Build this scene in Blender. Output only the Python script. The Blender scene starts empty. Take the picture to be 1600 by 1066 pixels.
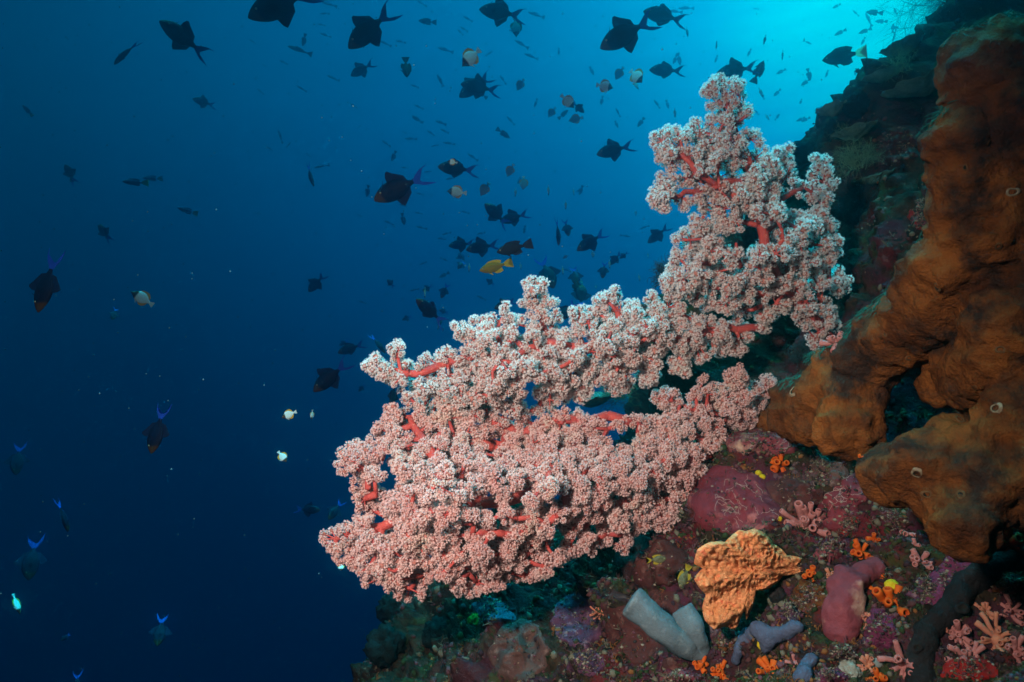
import bpy, bmesh, math, random
import numpy as np
from mathutils import Vector, Matrix
from mathutils.bvhtree import BVHTree
R = math.radians
SC = bpy.context.scene
COL = SC.collection
rng = np.random.default_rng(7)
random.seed(7)

# ------------------------------------------------------------------ camera
PITCH = R(12); FPX = 1600*24/36.0
cam = bpy.data.cameras.new('camera'); cam_o = bpy.data.objects.new('camera', cam); COL.objects.link(cam_o)
cam.lens = 24; cam.sensor_width = 36; cam.clip_start = 0.02; cam.clip_end = 300
cam_o.location = (0, 0, 0); cam_o.rotation_euler = (R(90)+PITCH, 0, 0)
cam.dof.use_dof = True; cam.dof.focus_distance = 1.35; cam.dof.aperture_fstop = 14.0
SC.camera = cam_o
CF = np.array([0, math.cos(PITCH), math.sin(PITCH)]); CU = np.array([0, -math.sin(PITCH), math.cos(PITCH)]); CR = np.array([1., 0, 0])
def ray(px, py):
    px = np.asarray(px, float)[..., None]; py = np.asarray(py, float)[..., None]
    return CF + CR*(px-800)/FPX + CU*(533-py)/FPX
def at(px, py, d):                                   # a point seen at pixel (px, py), d metres ahead
    return ray(px, py)*np.asarray(d, float)[..., None]
def pxl(px, d): return px*d/FPX                      # pixels to metres at distance d

# ------------------------------------------------------------------ water light
world = bpy.data.worlds.new("World"); SC.world = world; world.use_nodes = True
nt = world.node_tree; N = nt.nodes; L = nt.links; N.clear()
def nd(t, **k):
    n = N.new(t)
    for a, b in k.items(): setattr(n, a, b)
    return n
tc = nd('ShaderNodeTexCoord')
sdir = ray(1450, -80); sdir = sdir/np.linalg.norm(sdir)
dot = nd('ShaderNodeVectorMath', operation='DOT_PRODUCT'); dot.inputs[1].default_value = tuple(sdir)
L.new(tc.outputs['Generated'], dot.inputs[0])
nz = nd('ShaderNodeTexNoise'); nz.inputs['Scale'].default_value = 5; nz.inputs['Detail'].default_value = 6
mpn = nd('ShaderNodeMapping'); mpn.inputs['Scale'].default_value = (1.5, 1.5, 14); mpn.inputs['Rotation'].default_value = (0, R(28), R(20))
L.new(tc.outputs['Generated'], mpn.inputs[0]); L.new(mpn.outputs[0], nz.inputs['Vector'])
mm = nd('ShaderNodeMath', operation='MULTIPLY_ADD'); mm.inputs[1].default_value = 0.5; mm.inputs[2].default_value = 0.5
L.new(dot.outputs['Value'], mm.inputs[0])
rip = nd('ShaderNodeMath', operation='MULTIPLY_ADD'); rip.inputs[1].default_value = 0.014
L.new(nz.outputs['Fac'], rip.inputs[0]); L.new(mm.outputs[0], rip.inputs[2])
sb = nd('ShaderNodeMath', operation='SUBTRACT'); sb.inputs[1].default_value = 0.007; L.new(rip.outputs[0], sb.inputs[0])
cr = nd('ShaderNodeValToRGB'); L.new(sb.outputs[0], cr.inputs[0])
STOPS = [(-1, .010, .035), (0, .020, .065), (.15, .025, .078), (.45, .036, .11), (.6, .057, .165), (.76, .088, .25), (.83, .115, .31),
         (.883, .150, .37), (.935, .25, .53), (.97, .44, .78), (1.0, .98, 1.1)]
el = cr.color_ramp.elements
while len(el) < len(STOPS): el.new(0.5)
for e, (c, g, b) in zip(el, STOPS): e.position = .5+.5*c; e.color = (0.0, g, b, 1)
sx = nd('ShaderNodeSeparateXYZ'); L.new(tc.outputs['Generated'], sx.inputs[0])
zc = nd('ShaderNodeMath', operation='MINIMUM'); zc.inputs[1].default_value = .58; L.new(sx.outputs[2], zc.inputs[0])
cmb = nd('ShaderNodeCombineXYZ')
for ch, k in ((1, 2.0), (2, 1.35)):
    a = nd('ShaderNodeMath', operation='MULTIPLY_ADD'); a.inputs[1].default_value = k; a.inputs[2].default_value = -.55*k
    b = nd('ShaderNodeMath', operation='EXPONENT'); L.new(zc.outputs[0], a.inputs[0]); L.new(a.outputs[0], b.inputs[0]); L.new(b.outputs[0], cmb.inputs[ch])
mul = nd('ShaderNodeVectorMath', operation='MULTIPLY'); L.new(cr.outputs[0], mul.inputs[0]); L.new(cmb.outputs[0], mul.inputs[1])
zr = nd('ShaderNodeMapRange', interpolation_type='SMOOTHSTEP'); zr.inputs[1].default_value = .82; zr.inputs[2].default_value = .97; L.new(sx.outputs[2], zr.inputs[0])   # bright window of the surface overhead
zsc = nd('ShaderNodeVectorMath', operation='SCALE'); zsc.inputs[0].default_value = (.02, 9.0, 10.8); L.new(zr.outputs[0], zsc.inputs['Scale'])
zad = nd('ShaderNodeVectorMath', operation='ADD'); L.new(mul.outputs[0], zad.inputs[0]); L.new(zsc.outputs[0], zad.inputs[1])
bg = nd('ShaderNodeBackground'); bg.inputs['Strength'].default_value = .88; L.new(zad.outputs[0], bg.inputs[0])
wo = nd('ShaderNodeOutputWorld'); L.new(bg.outputs[0], wo.inputs[0])

def lamp(name, typ, loc, aim, energy, color):
    l = bpy.data.lights.new(name, typ); o = bpy.data.objects.new(name, l); COL.objects.link(o)
    o.location = loc; o.rotation_euler = (Vector(aim)-Vector(loc)).to_track_quat('-Z', 'Y').to_euler()
    l.energy = energy; l.color = color; return l
# daylight that has come down through the water
sun = lamp('sun', 'SUN', (0, 0, 6), tuple(np.array([0, 0, 6])-np.array([.18, .38, .90])), 2.4, (.03, .80, 1.0)); sun.angle = R(35)
# the diver's strobe, at the end of its arm up left of the camera
st = lamp('strobe', 'SPOT', (-.40, -.05, .30), tuple(at(680, 710, 1.2)), 162, (1.0, .90, .82))
st.spot_size = R(97); st.spot_blend = 1.0; st.shadow_soft_size = .05

SC.view_settings.view_transform = 'Standard'; SC.view_settings.look = 'None'; SC.view_settings.exposure = 0; SC.view_settings.gamma = 1
SC.render.engine = 'CYCLES'
cy = SC.cycles
cy.use_denoising = True; cy.volume_bounces = 2; cy.max_bounces = 6; cy.diffuse_bounces = 4; cy.glossy_bounces = 2; cy.transmission_bounces = 2
cy.sample_clamp_indirect = 4.0

# ------------------------------------------------------------------ helpers
def mesh_np(name, V, F, mats=(), MI=None, smooth=True):
    """V (n,3); F a list of int arrays (m,k); MI a list of material-index arrays matching F."""
    me = bpy.data.meshes.new(name)
    V = np.ascontiguousarray(V, np.float32)
    me.vertices.add(len(V)); me.vertices.foreach_set('co', V.ravel())
    F = [np.asarray(f, np.int32) for f in F if len(f)]
    nl = sum(f.size for f in F); npoly = sum(len(f) for f in F)
    me.loops.add(nl); me.polygons.add(npoly)
    me.loops.foreach_set('vertex_index', np.concatenate([f.ravel() for f in F]))
    tot = np.concatenate([np.full(len(f), f.shape[1], np.int32) for f in F])
    me.polygons.foreach_set('loop_start', np.concatenate([[0], np.cumsum(tot)[:-1]]).astype(np.int32))
    if MI is not None: me.polygons.foreach_set('material_index', np.concatenate([np.broadcast_to(np.asarray(m, np.int32), (len(f),)) for m, f in zip(MI, F)]))
    for m in mats: me.materials.append(m)
    me.polygons.foreach_set('use_smooth', np.full(npoly, smooth))
    me.update(calc_edges=True); me.validate()
    return me
def link(name, me, parent=None, loc=None):
    o = bpy.data.objects.new(name, me); COL.objects.link(o)
    if parent is not None: o.parent = parent
    if loc is not None: o.location = loc
    return o
def tag(o, label=None, cat=None, group=None, kind=None):
    for k, v in (('label', label), ('category', cat), ('group', group), ('kind', kind)):
        if v: o[k] = v
    return o
def bm_arrays(bm):
    bm.verts.index_update()
    V = np.array([v.co[:] for v in bm.verts]); bmesh.ops.triangulate(bm, faces=bm.faces[:])
    T = np.array([[v.index for v in f.verts] for f in bm.faces]); return V, T
def ico(sub, r=1.0):
    bm = bmesh.new(); bmesh.ops.create_icosphere(bm, subdivisions=sub, radius=r); a = bm_arrays(bm); bm.free(); return a
ICO = {i: ico(i) for i in (1, 2, 3, 4)}
def hsh(i, j, k, s):
    h = (i.astype(np.int64)*374761393 + j.astype(np.int64)*668265263 + k.astype(np.int64)*2147483647 + s*1442695041) & 0xffffffff
    h = ((h ^ (h >> 13))*1274126177) & 0xffffffff
    h = ((h ^ (h >> 16))*2246822519) & 0xffffffff
    return ((h ^ (h >> 15)) & 0xffffff)/float(0xffffff)*2-1
def vnoise(P, s=0):
    P = np.asarray(P, float); I = np.floor(P); f = P-I; f = f*f*f*(f*(f*6-15)+10); I = I.astype(np.int64)
    o = 0
    for a in (0, 1):
        for b in (0, 1):
            for c in (0, 1):
                w = (f[:, 0] if a else 1-f[:, 0])*(f[:, 1] if b else 1-f[:, 1])*(f[:, 2] if c else 1-f[:, 2])
                o = o + w*hsh(I[:, 0]+a, I[:, 1]+b, I[:, 2]+c, s)
    return o
def fbm(P, sc, octv=4, s=0, gain=.5, billow=False):
    o = 0; a = 1.; P = np.asarray(P)*sc
    for i in range(octv):
        n = vnoise(P+17.3*i, s+i); o = o + a*((1-2*np.abs(n)) if billow else n); P = P*2.03; a *= gain
    return o

class Acc:                                            # collects pieces of ONE mesh
    def __init__(s): s.V = []; s.F = {}; s.n = 0
    def add(s, V, F, m=0):
        V = np.asarray(V); F = np.asarray(F)
        s.V.append(V); s.F.setdefault((F.shape[1], m), []).append(F+s.n); s.n += len(V)
    def mesh(s, name, mats, smooth=True):
        ks = list(s.F); return mesh_np(name, np.concatenate(s.V), [np.concatenate(s.F[k]) for k in ks], mats, [k[1] for k in ks], smooth)

def tube_arrays(P, r, seg=8, cap=True, flat_end=False):
    """A smooth tube through points P with radii r."""
    P = np.asarray(P, float); r = np.broadcast_to(np.asarray(r, float), (len(P),)).copy()
    T = np.gradient(P, axis=0); T /= np.linalg.norm(T, axis=1)[:, None]+1e-12
    up = np.array([.3, .2, .93]); up = up if abs(T[0] @ up) < .9 else np.array([1., 0, 0])
    a = np.cross(T[0], up); a /= np.linalg.norm(a); rings = []; ang = np.linspace(0, 2*np.pi, seg, endpoint=False)
    for i in range(len(P)):
        a = a-T[i]*(a @ T[i]); a /= np.linalg.norm(a)+1e-12; b = np.cross(T[i], a)
        rings.append(P[i]+r[i]*(np.cos(ang)[:, None]*a+np.sin(ang)[:, None]*b))
    V = np.concatenate(rings); n = len(P); q = []
    j = np.arange(seg); j2 = (j+1) % seg
    for i in range(n-1): q.append(np.stack([i*seg+j, i*seg+j2, (i+1)*seg+j2, (i+1)*seg+j], 1))
    q = np.concatenate(q); t = []
    if cap:
        V = np.concatenate([V, [P[0]-T[0]*r[0]*.5, P[-1]+T[-1]*r[-1]*(0 if flat_end else .6)]]); c0, c1 = n*seg, n*seg+1
        t = np.concatenate([np.stack([j2, j, np.full(seg, c0)], 1), np.stack([(n-1)*seg+j, (n-1)*seg+j2, np.full(seg, c1)], 1)])
    return V, q, t
def add_tube(acc, P, r, seg=8, m=0, cap=True):
    V, q, t = tube_arrays(P, r, seg, cap)
    acc.V.append(V); acc.F.setdefault((4, m), []).append(q+acc.n)
    if len(t): acc.F.setdefault((3, m), []).append(t+acc.n)
    acc.n += len(V)

MATS = {}
def M(name, c1, c2=None, scale=20., rough=.75, bump=0., bscale=60., spec=.07, c3=None, s3=8., detail=5., sharp=.18, sss=0., p3=.62):
    """Principled material: colour c1 mottled with c2, wide stains of c3, fine relief."""
    m = bpy.data.materials.new(name); m.use_nodes = True; t = m.node_tree; n = t.nodes; l = t.links
    b = n['Principled BSDF']; b.inputs['Roughness'].default_value = rough; b.inputs['Specular IOR Level'].default_value = spec
    b.inputs['Base Color'].default_value = (*c1, 1)
    co = n.new('ShaderNodeTexCoord')
    def noise(sc, d=detail):
        q = n.new('ShaderNodeTexNoise'); q.inputs['Scale'].default_value = sc; q.inputs['Detail'].default_value = d; q.inputs['Roughness'].default_value = .62
        l.new(co.outputs['Object'], q.inputs['Vector']); return q
    def mix(fac, a, bcol, lo, hi):
        mr = n.new('ShaderNodeMapRange'); mr.inputs[1].default_value = lo; mr.inputs[2].default_value = hi; l.new(fac, mr.inputs[0])
        x = n.new('ShaderNodeMix'); x.data_type = 'RGBA'; l.new(mr.outputs[0], x.inputs[0])
        if isinstance(a, tuple): x.inputs[6].default_value = (*a, 1)
        else: l.new(a, x.inputs[6])
        if isinstance(bcol, tuple): x.inputs[7].default_value = (*bcol, 1)
        else: l.new(bcol, x.inputs[7])
        return x.outputs[2]
    out = tuple(c1)
    if c2 is not None: out = mix(noise(scale).outputs['Fac'], out, tuple(c2), .5-sharp, .5+sharp)
    if c3 is not None: out = mix(noise(s3).outputs['Fac'], out, tuple(c3), p3-.07, p3+.07)
    if not isinstance(out, tuple): l.new(out, b.inputs['Base Color'])
    if bump:
        bp = n.new('ShaderNodeBump'); bp.inputs['Strength'].default_value = bump; bp.inputs['Distance'].default_value = .01
        l.new(noise(bscale, 8).outputs['Fac'], bp.inputs['Height']); l.new(bp.outputs[0], b.inputs['Normal'])
    MATS[name] = m; return m

# ------------------------------------------------------------------ reef slope
TH = R(50); U_ = np.array([math.cos(TH), 0, math.sin(TH)]); N_ = np.array([-math.sin(TH), 0, math.cos(TH)]); Y_ = np.array([0, 1., 0]); HH = .36
def make_reef():
    ny, ns = 620, 620
    y = .12*np.exp(np.linspace(0, math.log(5.6/.12), ny)); t = np.linspace(-1, 1, ns); s = 2.6*np.sinh(t*2.6)/np.sinh(2.6)
    Yg, Sg = np.meshgrid(y, s, indexing='ij'); Yf, Sf = Yg.ravel(), Sg.ravel()
    P = Yf[:, None]*Y_ + Sf[:, None]*U_ - HH*N_
    far = np.clip((Yf-1.2)/2., 0, 1)
    big = fbm(P, 1.5, 3, 3)*.10*(.35+1.2*far) + fbm(P, 3.6, 3, 11, billow=True)*.05*(.6+.9*far)
    mid = fbm(P, 9., 4, 21, billow=True)*.028 + fbm(P, 24., 3, 31)*.017
    fine = fbm(P, 75., 3, 41, billow=True)*.0045
    h = big+mid*(1+.8*far)+fine*np.clip(1.6-.5*Yf, .4, 1)
    near = np.clip((1.0-np.hypot(Yf-.2, Sf*.6))/.6, 0, 1)
    h = h - near*np.clip(h-.03, 0, None)*.8
    h -= np.clip(Yf-4.3, 0, None)**2*.9
    # ledges and hollows the photo shows, as points the rock passes through
    CT = [(1150, 730, 1.28), (1120, 800, 1.2), (1060, 870, 1.24), (1000, 960, 1.18), (900, 970, 1.34), (1240, 770, 1.14), (1320, 850, 1.06), (1180, 920, 1.06), (1420, 900, .98), (1440, 740, 1.04), (1560, 760, .98),
          (1570, 930, .90), (1300, 1010, .96), (1450, 1040, .88), (1590, 1060, .80), (1310, 552, 1.42), (1400, 640, 1.16), (1240, 665, 1.22), (1390, 440, 1.6), (1450, 330, 1.6), (700, 1000, 1.8), (800, 1010, 1.55), (1620, 640, 1.0), (1620, 400, 1.05), (690, 950, 2.1), (655, 985, 2.1), (645, 1040, 2.0), (640, 1090, 1.9), (700, 1060, 1.8), (740, 940, 2.0), (1310, 200, 2.4), (1350, 165, 2.5), (1400, 115, 2.5), (1440, 95, 2.4), (1540, 70, 2.5), (1600, 30, 2.5), (1290, 260, 2.2), (1250, 320, 2.1), (1170, 400, 2.1), (1080, 460, 2.0), (1700, 640, 1.0), (1620, 800, .95), (1700, 800, .95), (1660, 500, 1.0), (1700, 950, .86), (1640, 1000, .84), (1700, 400, 1.05), (1760, 700, .9), (1720, 1080, .78), (1600, 870, .95), (1760, 900, .85), (1680, 200, 1.2), (1150, 1060, .98), (1000, 1070, 1.1)]
    c = np.array(CT); Q = at(c[:, 0], c[:, 1], c[:, 2]); cy_, cs_, ch_ = Q @ Y_, Q @ U_, Q @ N_+HH
    W = np.exp(-((Yf[:, None]-cy_)**2+(Sf[:, None]-cs_)**2)/(2*np.maximum(.13, .115*c[:, 2]/1.1)**2)); sw = W.sum(1)
    base = fbm(P, 1.5, 3, 3)*.10*(.35+1.2*far)
    h += ((W*ch_).sum(1)/(sw+1e-6)-base)*np.clip(sw*1.3, 0, 1)
    P = P+h[:, None]*N_
    i = np.arange(ny*ns).reshape(ny, ns)
    q = np.stack([i[:-1, :-1].ravel(), i[1:, :-1].ravel(), i[1:, 1:].ravel(), i[:-1, 1:].ravel()], 1)
    return P, q[:, ::-1]
RV, RQ = make_reef()
def reef_material():
    m = bpy.data.materials.new('encrusted_reef_rock'); m.use_nodes = True; t = m.node_tree; n = t.nodes; l = t.links
    b = n['Principled BSDF']; b.inputs['Roughness'].default_value = .85; b.inputs['Specular IOR Level'].default_value = .05
    co = n.new('ShaderNodeTexCoord')
    def noise(sc, d=6, off=0.):
        mp = n.new('ShaderNodeMapping'); mp.inputs['Location'].default_value = (off, off*.7, off*1.3); l.new(co.outputs['Object'], mp.inputs[0])
        q = n.new('ShaderNodeTexNoise'); q.inputs['Scale'].default_value = sc; q.inputs['Detail'].default_value = d; q.inputs['Roughness'].default_value = .6
        l.new(mp.outputs[0], q.inputs['Vector']); return q.outputs['Fac']
    sy = n.new('ShaderNodeSeparateXYZ'); l.new(co.outputs['Object'], sy.inputs[0])
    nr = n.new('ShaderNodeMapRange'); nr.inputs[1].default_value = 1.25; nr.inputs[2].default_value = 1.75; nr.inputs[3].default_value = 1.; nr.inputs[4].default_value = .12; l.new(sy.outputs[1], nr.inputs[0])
    def mix(fac, a, c, lo, hi, k=1., near=False):
        mr = n.new('ShaderNodeMapRange'); mr.inputs[1].default_value = lo; mr.inputs[2].default_value = hi; mr.inputs[4].default_value = k; l.new(fac, mr.inputs[0])
        x = n.new('ShaderNodeMix'); x.data_type = 'RGBA'; fo = mr.outputs[0]
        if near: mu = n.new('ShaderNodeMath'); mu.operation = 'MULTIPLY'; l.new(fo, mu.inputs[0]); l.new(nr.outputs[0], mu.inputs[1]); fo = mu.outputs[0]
        l.new(fo, x.inputs[0])
        if isinstance(a, tuple): x.inputs[6].default_value = (*a, 1)
        else: l.new(a, x.inputs[6])
        x.inputs[7].default_value = (*c, 1); return x.outputs[2]
    o = mix(noise(24), (.012, .009, .006), (.042, .025, .015), .38, .62)          # turf brown
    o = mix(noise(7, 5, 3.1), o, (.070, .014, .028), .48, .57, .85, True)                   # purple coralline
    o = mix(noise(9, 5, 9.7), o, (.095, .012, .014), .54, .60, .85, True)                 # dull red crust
    o = mix(noise(13, 6, 5.3), o, (.028, .038, .012), .57, .63, .8)                 # olive turf
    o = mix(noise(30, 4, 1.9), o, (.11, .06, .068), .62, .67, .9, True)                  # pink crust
    o = mix(noise(80, 3, 7.9), o, (.20, .19, .14), .67, .71, .8)                  # pale specks
    o = mix(noise(50, 3, 2.7), o, (.012, .010, .010), .58, .66, .9)               # pits
    l.new(o, b.inputs['Base Color'])
    bp = n.new('ShaderNodeBump'); bp.inputs['Strength'].default_value = .9; bp.inputs['Distance'].default_value = .012
    l.new(noise(90, 8, .3), bp.inputs['Height']); l.new(bp.outputs[0], b.inputs['Normal'])
    return m
MR = reef_material()
reef = link('reef_slope', mesh_np('reef_slope', RV, [RQ], [MR])); tag(reef, 'rugged coral reef slope falling to the lower left under the pink coral', 'reef', kind='structure')
BVH = BVHTree.FromPolygons([tuple(v) for v in RV], [tuple(int(k) for k in f) for f in RQ])
def hit(px, py):
    d = Vector(ray(px, py)); nrm = d.length; d.normalize()
    p, n, _, _ = BVH.ray_cast(Vector((0, 0, 0)), d, 20)
    if p is None: return None, None
    if n.dot(d) > 0: n = -n
    return np.array(p), np.array(n)

# ------------------------------------------------------------------ big brown sponge
M('brown_sponge', (.215, .064, .014), (.070, .019, .006), 17, rough=.8, bump=1., bscale=150, c3=(.030, .014, .010), s3=13., spec=.1, p3=.58, sharp=.14)
M('pale_pore_rim', (.24, .19, .13), (.12, .07, .04), 200); M('pore_dark', (.012, .009, .007)); M('pore_rim', (.115, .055, .024), (.06, .026, .012), 200)
def blend_balls(name, balls, voxel, smooth_it, mat, disp=((14, .006), (45, .0022)), seed=5):
    acc = Acc(); V0, T0 = ICO[3]
    for (p, r) in balls: acc.add(V0*np.asarray(r)+np.asarray(p), T0)
    me = acc.mesh('tmp', [mat]); o = bpy.data.objects.new('tmp', me); COL.objects.link(o)
    mo = o.modifiers.new('r', 'REMESH'); mo.mode = 'VOXEL'; mo.voxel_size = voxel
    ms = o.modifiers.new('s', 'SMOOTH'); ms.factor = .5; ms.iterations = smooth_it
    dg = bpy.context.evaluated_depsgraph_get(); me2 = bpy.data.meshes.new_from_object(o.evaluated_get(dg))
    bpy.data.objects.remove(o); bpy.data.meshes.remove(me); me2.name = name
    n = len(me2.vertices); co = np.empty(n*3, np.float32); me2.vertices.foreach_get('co', co); co = co.reshape(-1, 3).astype(float)
    no = np.empty(n*3, np.float32); me2.vertices.foreach_get('normal', no); no = no.reshape(-1, 3)
    h = 0
    for k, (sc, am) in enumerate(disp): h = h+fbm(co, sc, 3, seed+7*k, billow=(k % 2 == 0))*am
    co = co+no*h[:, None]; me2.vertices.foreach_set('co', co.astype(np.float32).ravel())
    me2.polygons.foreach_set('use_smooth', np.full(len(me2.polygons), True))
    me2.materials.clear(); me2.materials.append(mat); me2.update()
    return me2, co, no
SP = [  # px, py, radius px, distance
 (1545, 112, 86, .78), (1610, 130, 90, .80), (1570, 200, 84, .78), (1620, 250, 90, .8), (1484, 220, 55, .79), (1550, 300, 74, .80), (1610, 330, 90, .8),
 (1530, 372, 84, .80), (1496, 408, 68, .82), (1600, 420, 80, .80), (1475, 455, 64, .86), (1440, 492, 56, .90), (1398, 528, 52, .95), (1352, 562, 50, 1.0), (1308, 590, 47, 1.05),
 (1330, 625, 46, 1.0), (1326, 668, 48, .98), (1285, 618, 36, 1.06), (1246, 634, 40, 1.12), (1232, 655, 32, 1.12), (1270, 650, 36, 1.08),
 (1580, 500, 76, .78), (1562, 560, 58, .78), (1610, 560, 70, .78), (1490, 575, 34, .92), (1470, 600, 34, .92), (1525, 600, 48, .86), (1600, 640, 66, .76), (1555, 690, 52, .76),
 (1500, 700, 52, .80), (1440, 735, 62, .80), (1402, 745, 46, .84), (1470, 765, 60, .78), (1540, 745, 55, .75), (1600, 730, 60, .74), (1590, 780, 40, .74), (1505, 815, 54, .74), (1530, 800, 46, .74),
 (1700, 120, 120, .85), (1720, 300, 140, .85), (1720, 500, 140, .85), (1700, 680, 110, .8), (1640, 790, 60, .74)]
CHAIN = [(0, 1), (0, 2), (1, 3), (2, 5), (3, 6), (5, 7), (4, 7), (7, 8), (7, 9), (8, 10), (10, 11), (11, 12), (12, 13), (13, 14), (14, 15), (15, 16), (14, 17), (17, 18), (18, 19), (19, 20), (9, 21), (21, 22), (21, 23), (22, 26), (24, 25), (26, 24), (22, 24), (27, 28), (28, 29), (29, 32), (30, 32), (31, 30), (32, 33), (28, 33), (27, 34), (34, 35), (33, 37), (37, 36), (32, 36), (23, 27), (5, 6), (2, 3), (0, 5)]
SPB = list(SP)
for a, b in CHAIN:
    for t in (.33, .67): SPB.append(tuple(SP[a][k]*(1-t)+SP[b][k]*t for k in range(2))+((SP[a][2]*(1-t)+SP[b][2]*t)*.97, SP[a][3]*(1-t)+SP[b][3]*t))
balls = [(at(x, y, d), pxl(r, d)*1.03/np.linalg.norm(ray(x, y))) for x, y, r, d in [(x+(8 if y < 330 else 4), y, r, d) for x, y, r, d in SPB]]
sme, sco, sno = blend_balls('elephant_sponge', balls, .0048, 9, MATS['brown_sponge'], disp=((8, .008), (19, .0058), (38, .0052), (75, .0026)))
sponge = link('lobed_sponge', sme); tag(sponge, 'huge lumpy brown sponge with thick lobes running down the right edge', 'sponge')
SBV = BVHTree.FromPolygons([tuple(v) for v in sco], [tuple(p.vertices) for p in sme.polygons])
def shit(px, py):
    d = Vector(ray(px, py)).normalized(); p, n, _, _ = SBV.ray_cast(Vector((0, 0, 0)), d, 20)
    return (None, None) if p is None else (np.array(p), np.array(n))
def frame_from(n):
    n = np.asarray(n, float); n /= np.linalg.norm(n); a = np.cross(n, [.1, .9, .3]); a /= np.linalg.norm(a); return a, np.cross(n, a), n
def pore_arrays(p, n, r):
    a, b, n = frame_from(n); ang = np.linspace(0, 2*np.pi, 18, endpoint=False); V = []; prof = [(1.6, -.3), (1.3, .10), (1.05, .18), (.85, .10), (.68, -.2), (.0, -.22)]
    for rr, hh in prof:
        rad = rr*r*(1+.16*np.sin(ang*2+p[0]*90)+.06*np.sin(ang*3+p[2]*70))
        V.append(p+np.cos(ang)[:, None]*rad[:, None]*a+np.sin(ang)[:, None]*rad[:, None]*b+n*hh*r)
    j = np.arange(18); j2 = (j+1) % 18; q = [np.stack([i*18+j, i*18+j2, (i+1)*18+j2, (i+1)*18+j], 1) for i in range(5)]
    return np.concatenate(V), np.concatenate(q[:3]), np.concatenate(q[3:])
for (x, y, r) in [(1545, 222, 6), (1582, 300, 7), (1464, 449, 6), (1240, 611, 7), (1563, 546, 6), (1523, 606, 5), (1556, 638, 8), (1433, 740, 9), (1448, 773, 6), (1501, 773, 6), (1294, 646, 5), (1551, 70, 6), (1497, 505, 3), (1384, 521, 4), (1478, 150, 4), (1500, 655, 6), (1508, 262, 4), (1560, 385, 5), (1535, 345, 4), (1420, 560, 4)]:
    p, n = shit(x, y)
    if p is None: continue
    dd = p @ CF; V, q1, q2 = pore_arrays(p+n*.0003, n, pxl(r, dd)*.78)
    link('pore', mesh_np('pore', V, [q1, q2], [MATS['pale_pore_rim' if r > 6 else 'pore_rim'], MATS['pore_dark']], [0, 1]), sponge)
# fuzzy turf algae along the tops of the lobes
M('turf_algae', (.02, .16, .13), (.012, .07, .06), 60, rough=.9)
def algae():
    acc = Acc(); r2 = np.random.default_rng(3)
    sel = np.where((sno[:, 2] > .62) & (sco @ CF < 1.3))[0]
    edge = [(1540, 30, 60), (1480, 60, 40), (1590, 45, 50), (1448, 180, 26), (1465, 170, 25), (1444, 360, 28), (1300, 545, 50), (1350, 522, 50), (1390, 485, 42), (1420, 455, 40), (1450, 425, 30), (1255, 580, 35)]
    X = sco[sel]; dpt = X @ CF; px = 800+FPX*X[:, 0]/dpt; py = 533-FPX*(X @ CU)/dpt
    k = np.zeros(len(sel), bool)
    for ex, ey, er in edge: k |= np.hypot(px-ex, py-ey) < er
    sel = sel[k]
    for v in r2.choice(sel, min(2600, len(sel)), replace=False):
        p = sco[v]-sno[v]*.001; d = np.cross(sno[v], r2.normal(size=3)); d /= np.linalg.norm(d); P = [p]
        for i in range(7):
            d = d+r2.normal(size=3)*.35; d -= sno[v]*(d @ sno[v])*.8; d /= np.linalg.norm(d); P.append(P[-1]+d*.0030+sno[v]*.0006*r2.normal())
        add_tube(acc, P, np.linspace(.0006, .0003, 8), 4)
    return acc.mesh('turf_algae', [MATS['turf_algae']])
tag(link('turf_algae', algae()), 'blue green fuzzy turf algae along the sponge tops', 'algae', kind='stuff')

# ------------------------------------------------------------------ soft corals
M('coral_stem', (.44, .055, .042), (.30, .036, .036), 40, rough=.6, bump=.4, bscale=260, spec=.25, c3=(.62, .20, .14), s3=140., p3=.66)
M('polyp_tentacle', (.88, .76, .74), (.82, .60, .57), 26, rough=.85, sharp=.12, c3=(.84, .70, .62), s3=13.); M('strobe_pink_tentacle', (.88, .60, .565), (.80, .45, .43), 26, rough=.85, sharp=.12, c3=(.84, .64, .54), s3=13.)  # strobe's warmth on the lower colony put into a pinker tentacle colour
M('polyp_heart', (.36, .14, .115), (.25, .075, .06), 60, rough=.85)
def see_through(m, k, col):                           # thin living tissue lets light through
    t = m.node_tree; n = t.nodes; l = t.links; a = n.new('ShaderNodeBsdfTranslucent'); a.inputs[0].default_value = (*col, 1); x = n.new('ShaderNodeMixShader'); x.inputs[0].default_value = k
    l.new(n['Principled BSDF'].outputs[0], x.inputs[1]); l.new(a.outputs[0], x.inputs[2]); l.new(x.outputs[0], n['Material Output'].inputs[0])
see_through(MATS['polyp_tentacle'], .58, (.90, .84, .82)); see_through(MATS['strobe_pink_tentacle'], .45, (.88, .70, .66))
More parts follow.
